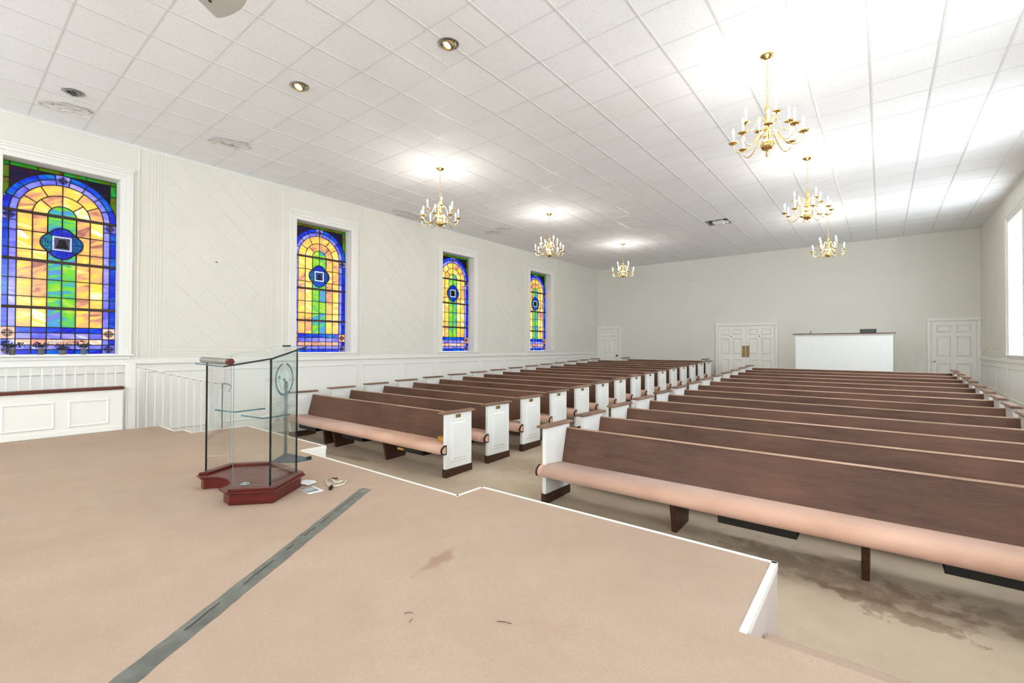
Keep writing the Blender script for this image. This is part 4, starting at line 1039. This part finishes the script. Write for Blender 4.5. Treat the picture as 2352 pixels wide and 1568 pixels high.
box('front_clip', -4.40, -4.29, 2.055, 2.08, zt(2.07) + .004, zt(2.07) + .02, M['black'], pt)
def shelf(pl_, z):
    n_ = len(pl_)
    o = mk('glass_shelf', *prism(pl_, z, z + .01, PZ), M['glass'], pt)
    for k in (0, 1): mk('shelf_edge', *tube([(*pl_[k], z + .005), (*pl_[k + 1], z + .005)], .0065, 6), M['shelf_edge'], o)
shelf([(-4.70, 1.60), (-4.42, 1.66), (-4.46, 1.93), (-4.82, 1.82)], 1.215)
shelf([(-4.27, 1.655), (-3.97, 1.70), (-4.02, 1.95), (-4.2, 1.93)], 1.20)
# etched wreath, oval and lettering on the tinted panel
eA, eB = Vector(gC), Vector(gD); ed = eB - eA; en = Vector((ed.y, -ed.x)).normalized() * .0062
def E3(s, z, k=1): p = eA + ed * s + en * k; return (p.x, p.y, z)
segs = []
def leafquad(s, z, ang, l, w_):
    ca, sa = math.cos(ang), math.sin(ang); sc = 1 / ed.length
    pts = [(-l, 0), (-l * .2, w_), (l, 0), (-l * .2, -w_)]
    return [E3(s + (x * ca - y * sa) * sc, z + x * sa + y * ca) for x, y in pts], [(0, 1, 2, 3)]
for side in (-1, 1):
    for k in range(11):
        a = math.radians(-80 + 150 * k / 10); R1, R2 = .110, .130
        s = .475 + side * R1 * math.cos(a) / ed.length; z = 1.518 + R2 * math.sin(a)
        for o_ in (-.5, .5): segs.append(leafquad(s, z, math.pi / 2 + side * (.35 * (1 if o_ > 0 else -1) + (a - 0) * .8) , .026, .009))
o = mk('etched_wreath', *join(segs), M['etchdark'], pt); o['kind'] = 'stuff'
ov = [E3(.475 + .066 * math.cos(q) / ed.length, 1.525 + .10 * math.sin(q), 1.2) for q in [2 * math.pi * i / 40 for i in range(40)]]
mk('etched_oval', *tube(ov, .0011, 4, True), M['etchdark'], pt)
mk('etched_figure', *join([([E3(.475 + x / ed.length, 1.525 + z, .9) for x, z in [(-.055, -.05), (-.02, -.06), (-.015, .0), (-.03, .07), (-.055, .04)]], [(0, 1, 2, 3, 4)]), ([E3(.475 + x / ed.length, 1.525 + z, .9) for x, z in [(.01, -.02), (.045, -.03), (.055, .03), (.03, .07), (.012, .06)]], [(0, 1, 2, 3, 4)])]), M['etch'], pt)
segs = []; rr = random.Random(4)
for z, w_ in ((1.358, .13), (1.318, .06), (1.285, .05), (1.235, .045)):
    x = -w_
    while x < w_:
        h = rr.uniform(.008, .014); t_ = rr.uniform(-.004, .004); b = .0012
        segs.append(([E3(.475 + (x) / ed.length, z), E3(.475 + (x + b) / ed.length, z), E3(.475 + (x + b + t_) / ed.length, z + h), E3(.475 + (x + t_) / ed.length, z + h)], [(0, 1, 2, 3)])); x += rr.uniform(.006, .016)
o = mk('etched_lettering', *join(segs), M['etchdark'], pt); o['kind'] = 'stuff'
mk('base_emblem', *join([tube([(-4.10 + .03 * math.cos(q), 1.62 + .03 * math.sin(q), ZS + .115) for q in [2 * math.pi * i / 16 for i in range(16)]], .003, 4, True), (boxv(-4.125, -4.075, 1.615, 1.625, ZS + .112, ZS + .116), BF)]), M['etch'], pt)

# ---- pole stand behind the pulpit
ps = thing('pole_stand', (-5.13, 2.44, ZS), 'grey pole on a flat angular metal foot behind the pulpit', 'stand')
ft_ = [(-5.10, 2.27), (-4.90, 2.44), (-4.90, 2.62), (-5.38, 2.56)]
ap = (-5.13, 2.44, ZS + .075)
vs = [(*p, ZS) for p in ft_] + [(*p, ZS + .012) for p in ft_] + [ap]
mk('foot', vs, [(0, 1, 2, 3), (0, 4, 5, 1), (1, 5, 6, 2), (2, 6, 7, 3), (3, 7, 4, 0), (4, 8, 5), (5, 8, 6), (6, 8, 7), (7, 8, 4)], M['bluegrey'], ps)
mk('pole', *tube([(-5.13, 2.44, ZS + .06), (-5.13, 2.44, 1.36)], .016, 12), M['bluegrey'], ps, smooth=True)
mk('clutch', *tube([(-5.13, 2.44, 1.33), (-5.13, 2.44, 1.44)], [.02, .017], 10), M['black'], ps)
mk('clamp_knob', *tube([(-5.15, 2.42, 1.42), (-5.19, 2.39, 1.46)], .014, 8), M['black'], ps)
mk('foot_clip', *tube([(-4.93, 2.58, ZS + .02), (-4.89, 2.60, ZS + .03)], .016, 8), M['black'], ps)

# ---- tape strip, papers, cable, litter
a, b = Vector((-3.53, 2.375)), Vector((-2.02, .19)); d = (b - a).normalized(); nn = Vector((-d.y, d.x))
vs, fs = [], []; K = 60; rr = random.Random(2)
for k in range(K + 1):
    p = a + (b - a) * (k / K); cr = .006 * rr.random() + .003
    w0, w1 = .052 + rr.uniform(-.003, .003), .052 + rr.uniform(-.003, .003)
    vs += [(*(p + nn * w0), ZS + .002), (*(p + nn * .012), ZS + .004 + cr * .3), (*(p - nn * .004), ZS + .004 + cr), (*(p - nn * w1), ZS + .002)]
for k in range(K): fs += [(k * 4 + i, k * 4 + i + 1, k * 4 + 5 + i, k * 4 + 4 + i) for i in range(3)]
tp = thing('tape_strip', (-2.8, 1.3, ZS), 'long grey duct tape strip stuck across the stage carpet', 'tape')
mk('tape', vs, fs, M['tape'], tp)
cs = []
for k in range(9):
    k0 = 4 + k * 5 + rr.randint(0, 2); cs.append(tube([tuple(Vector(vs[(k0 + i) * 4 + 2]) + Vector((0, 0, .0012))) for i in range(rr.randint(3, 5))], [.0012, .0028, .0022, .001, .001][:0] or .0022, 4))
o = mk('crease', *join(cs), M['twig'], tp); o['kind'] = 'stuff'
mag = thing('magazine', (-3.93, 2.04, ZS), 'grey printed leaflet lying flat beside the pulpit base', 'leaflet')
q = [(-3.955, 2.005), (-3.775, 1.99), (-3.765, 2.12), (-3.95, 2.128)]
mk('page', *prism(q, ZS + .001, ZS + .006, PZ), M['paper'], mag)
mk('printed_area', *prism([(-3.95, 2.01), (-3.81, 2.0), (-3.80, 2.10), (-3.945, 2.108)], ZS + .006, ZS + .0068, PZ), M['grey_plastic'], mag)
o = boxes('print_lines', [(-3.93, -3.83, 2.013 + .011 * k, 2.018 + .011 * k, ZS + .0068, ZS + .0074) for k in range(8)], M['paper'], mag); o['kind'] = 'stuff'
en_ = mk('envelope', *prism([(-4.14, 2.07), (-4.0, 2.10), (-4.03, 2.20), (-4.10, 2.215), (-4.17, 2.16)], ZS + .007, ZS + .012, PZ), M['paper']); tag(en_, 'crumpled white paper scrap against the pulpit base', 'paper')
cb = thing('charger_cable', (-3.86, 2.25, ZS), 'white cable in loose loops with a dark plug on the carpet', 'cable')
mk('cord', *tube([(x, y, ZS + .006 + .004 * (k % 2)) for k, (x, y) in enumerate([(-3.80, 2.20), (-3.86, 2.25), (-3.95, 2.255), (-4.03, 2.29), (-4.045, 2.335), (-3.98, 2.335), (-3.90, 2.31), (-3.875, 2.34), (-3.90, 2.40), (-3.86, 2.395), (-3.80, 2.33), (-3.78, 2.27), (-3.80, 2.235), (-3.86, 2.22), (-3.93, 2.235)])], .005, 6), M['cord'], cb, smooth=True)
mk('plug', *tube([(-3.74, 2.165, ZS + .014), (-3.765, 2.19, ZS + .016), (-3.80, 2.215, ZS + .014)], [.012, .017, .012], 10), M['knobblack'], cb, smooth=True)
mk('plug_collar', *tube([(-3.80, 2.215, ZS + .013), (-3.825, 2.235, ZS + .012)], .011, 10), M['chrome'], cb)
lf_ = mk('dry_leaf', [(-4.07, 2.36, ZS + .003), (-4.03, 2.365, ZS + .014), (-3.98, 2.385, ZS + .004), (-4.02, 2.40, ZS + .01), (-4.025, 2.38, ZS + .002)], [(0, 1, 4), (1, 2, 4), (2, 3, 4), (3, 0, 4)], M['twig']); tag(lf_, 'dry brown leaf on the carpet behind the white cable', 'leaf')
for (x0, y0, x1, y1, lb) in ((-1.748, 1.391, -1.718, 1.415, 'short dark pine needle lying level on the stage carpet'), (-1.671, 1.357, -1.682, 1.383, 'tiny dark splinter below the pine needle on the stage'), (-1.37, 1.613, -1.306, 1.639, 'thin brown thread on the stage carpet in front of the steps corner')):
    o = mk('twig', *tube([(x0, y0, ZS + .004), ((x0 + x1) / 2, (y0 + y1) / 2 + .003, ZS + .006), (x1, y1, ZS + .004)], .0014, 5), M['twig']); tag(o, lb, 'twig')

# ================================================================== SILL PLANTS
def plant(y, h, wd, leaf_m, label, seed, low=False):
    x = XL - .12; z = WZ0
    t = thing('potted_plant', (x, y, z), label, 'plant', 'small potted plants on the window sill')
    r = random.Random(seed); ph = .055 if low else .085; pr_ = .05 if low else .037
    mk('pot', *lathe([(pr_ * .85, 0), (pr_, ph), (pr_ * 1.06, ph), (pr_ * 1.06, ph + .008), (pr_ * .8, ph + .008), (pr_ * .75, ph - .01)], x, y, z, 14), M['pot'], t, smooth=True)
    seg = []
    for k in range(70):
        a = r.uniform(0, 6.28); e = r.uniform(.1, 1.2); q = r.uniform(.25, 1)
        c = Vector((x + .09 * q * math.cos(a) * math.cos(e), y + wd * q * math.sin(a) * math.cos(e), z + ph + .02 + h * q * math.sin(e) * .9))
        u = Vector((r.uniform(-1, 1), r.uniform(-1, 1), r.uniform(-.6, .9))).normalized(); v = u.cross(Vector((r.uniform(-1, 1), r.uniform(-1, 1), r.uniform(-1, 1)))).normalized()
        l_, ww = r.uniform(.016, .03), r.uniform(.008, .014)
        seg.append(([tuple(c - u * l_), tuple(c + v * ww), tuple(c + u * l_), tuple(c - v * ww)], [(0, 1, 2, 3)]))
    o = mk('foliage', *join(seg), leaf_m, t); o['kind'] = 'stuff'
    stems = [tube([(x, y, z + ph - .005), (x + r.uniform(-.05, .05), y + r.uniform(-wd, wd) * .7, z + ph + r.uniform(.3, .9) * h)], .0022, 5) for _ in range(8)]
    o = mk('stems', *join(stems), M['leaf'], t); o['kind'] = 'stuff'
plant(.735, .12, .15, M['leaf'], 'potted grey-green plant spreading wide, leftmost on the window sill', 1)
plant(1.03, .12, .09, M['soil'], 'potted purple-grey plant with compact dome, second on the window sill', 2)
plant(1.27, .13, .12, M['soil'], 'potted violet plant in a low bowl, third on the window sill', 3, True)
plant(1.51, .15, .12, M['leaf'], 'potted grey-green plant tallest and rightmost on the window sill', 4)

# ================================================================== SOUND BOOTH
by = 16.1; bz = floor_z(by) - .01
bt = thing('sound_booth', (-.88, by, bz), 'plain white sound booth wall behind the right pews', 'booth')
box('front_panel', -2.01, .243, by, by + .05, bz, 2.15, M['pewwhite'], bt)
box('side_panel', -2.01, -1.96, by + .05, by + 1.2, bz, 2.15, M['pewwhite'], bt); box('side_panel', .193, .243, by + .05, by + 1.2, bz, 2.15, M['pewwhite'], bt)
mk('ledge_moulding', *prism([(by, 2.135), (by, 2.18), (by - .05, 2.18), (by - .04, 2.165), (by - .012, 2.14)], -2.05, .283, PX), M['trim'], bt)
box('ledge', -2.075, .30, by - .065, by + .30, 2.18, 2.205, M['capmahog'], bt, bevel=.004)
mk('latch', *tube([(.235, by - .02, .92), (.275, by - .02, .92)], .02, 8), M['black'], bt)
mx = thing('mixer_box', (-.29, by + .1, 2.205), 'flat black electronics box on the booth ledge', 'mixer')
box('case', -.468, -.106, by + .0, by + .22, 2.206, 2.305, M['black'], mx, bevel=.004)
box('face', -.455, -.12, by - .004, by, 2.222, 2.29, M['grey_plastic'], mx)
box('top_cover', -.474, -.10, by - .006, by + .22, 2.305, 2.311, M['grey_plastic'], mx)
mc = thing('gooseneck_mic', (-1.62, by + .02, 2.205), 'tiny black microphone clip on the booth ledge', 'microphone')
mk('base', *tube([(-1.645, by + .02, 2.206), (-1.645, by + .02, 2.22)], .014, 8), M['black'], mc); mk('neck', *tube([(-1.645, by + .02, 2.215), (-1.635, by + .02, 2.245), (-1.62, by + .02, 2.26)], .005, 6), M['black'], mc); mk('head', *tube([(-1.628, by + .02, 2.245), (-1.61, by + .02, 2.275)], .012, 8), M['black'], mc)

# ================================================================== HANGING LOUDSPEAKER over the stage (underside at the top edge)
SPK = [(-3.856, 1.177), (-3.957, 1.329), (-3.93, 1.352), (-3.874, 1.375), (-3.80, 1.395), (-3.724, 1.407), (-3.65, 1.408), (-3.578, 1.397), (-3.50, 1.37), (-3.43, 1.32), (-3.40, 1.27), (-3.46, 1.10), (-3.70, .98)]
sz = CAMZ + 2.5
sp_ = thing('hanging_loudspeaker', (-3.67, 1.2, ZC), 'pale grey hanging loudspeaker, underside showing at the top edge of the picture', 'loudspeaker')
mk('cabinet', *prism(SPK, sz, sz + .48, PZ), M['fan'], sp_)
mk('rigging_hole', *tube([(-3.80, 1.235, sz - .002), (-3.80, 1.235, sz + .002)], .012, 8), M['black'], sp_)
for x, y in ((-3.80, 1.2), (-3.55, 1.2)): mk('hanging_rod', *tube([(x, y, sz + .48), (x, y, ZC - .001)], .006, 6), M['steel'], sp_)
bpy.context.view_layer.update()
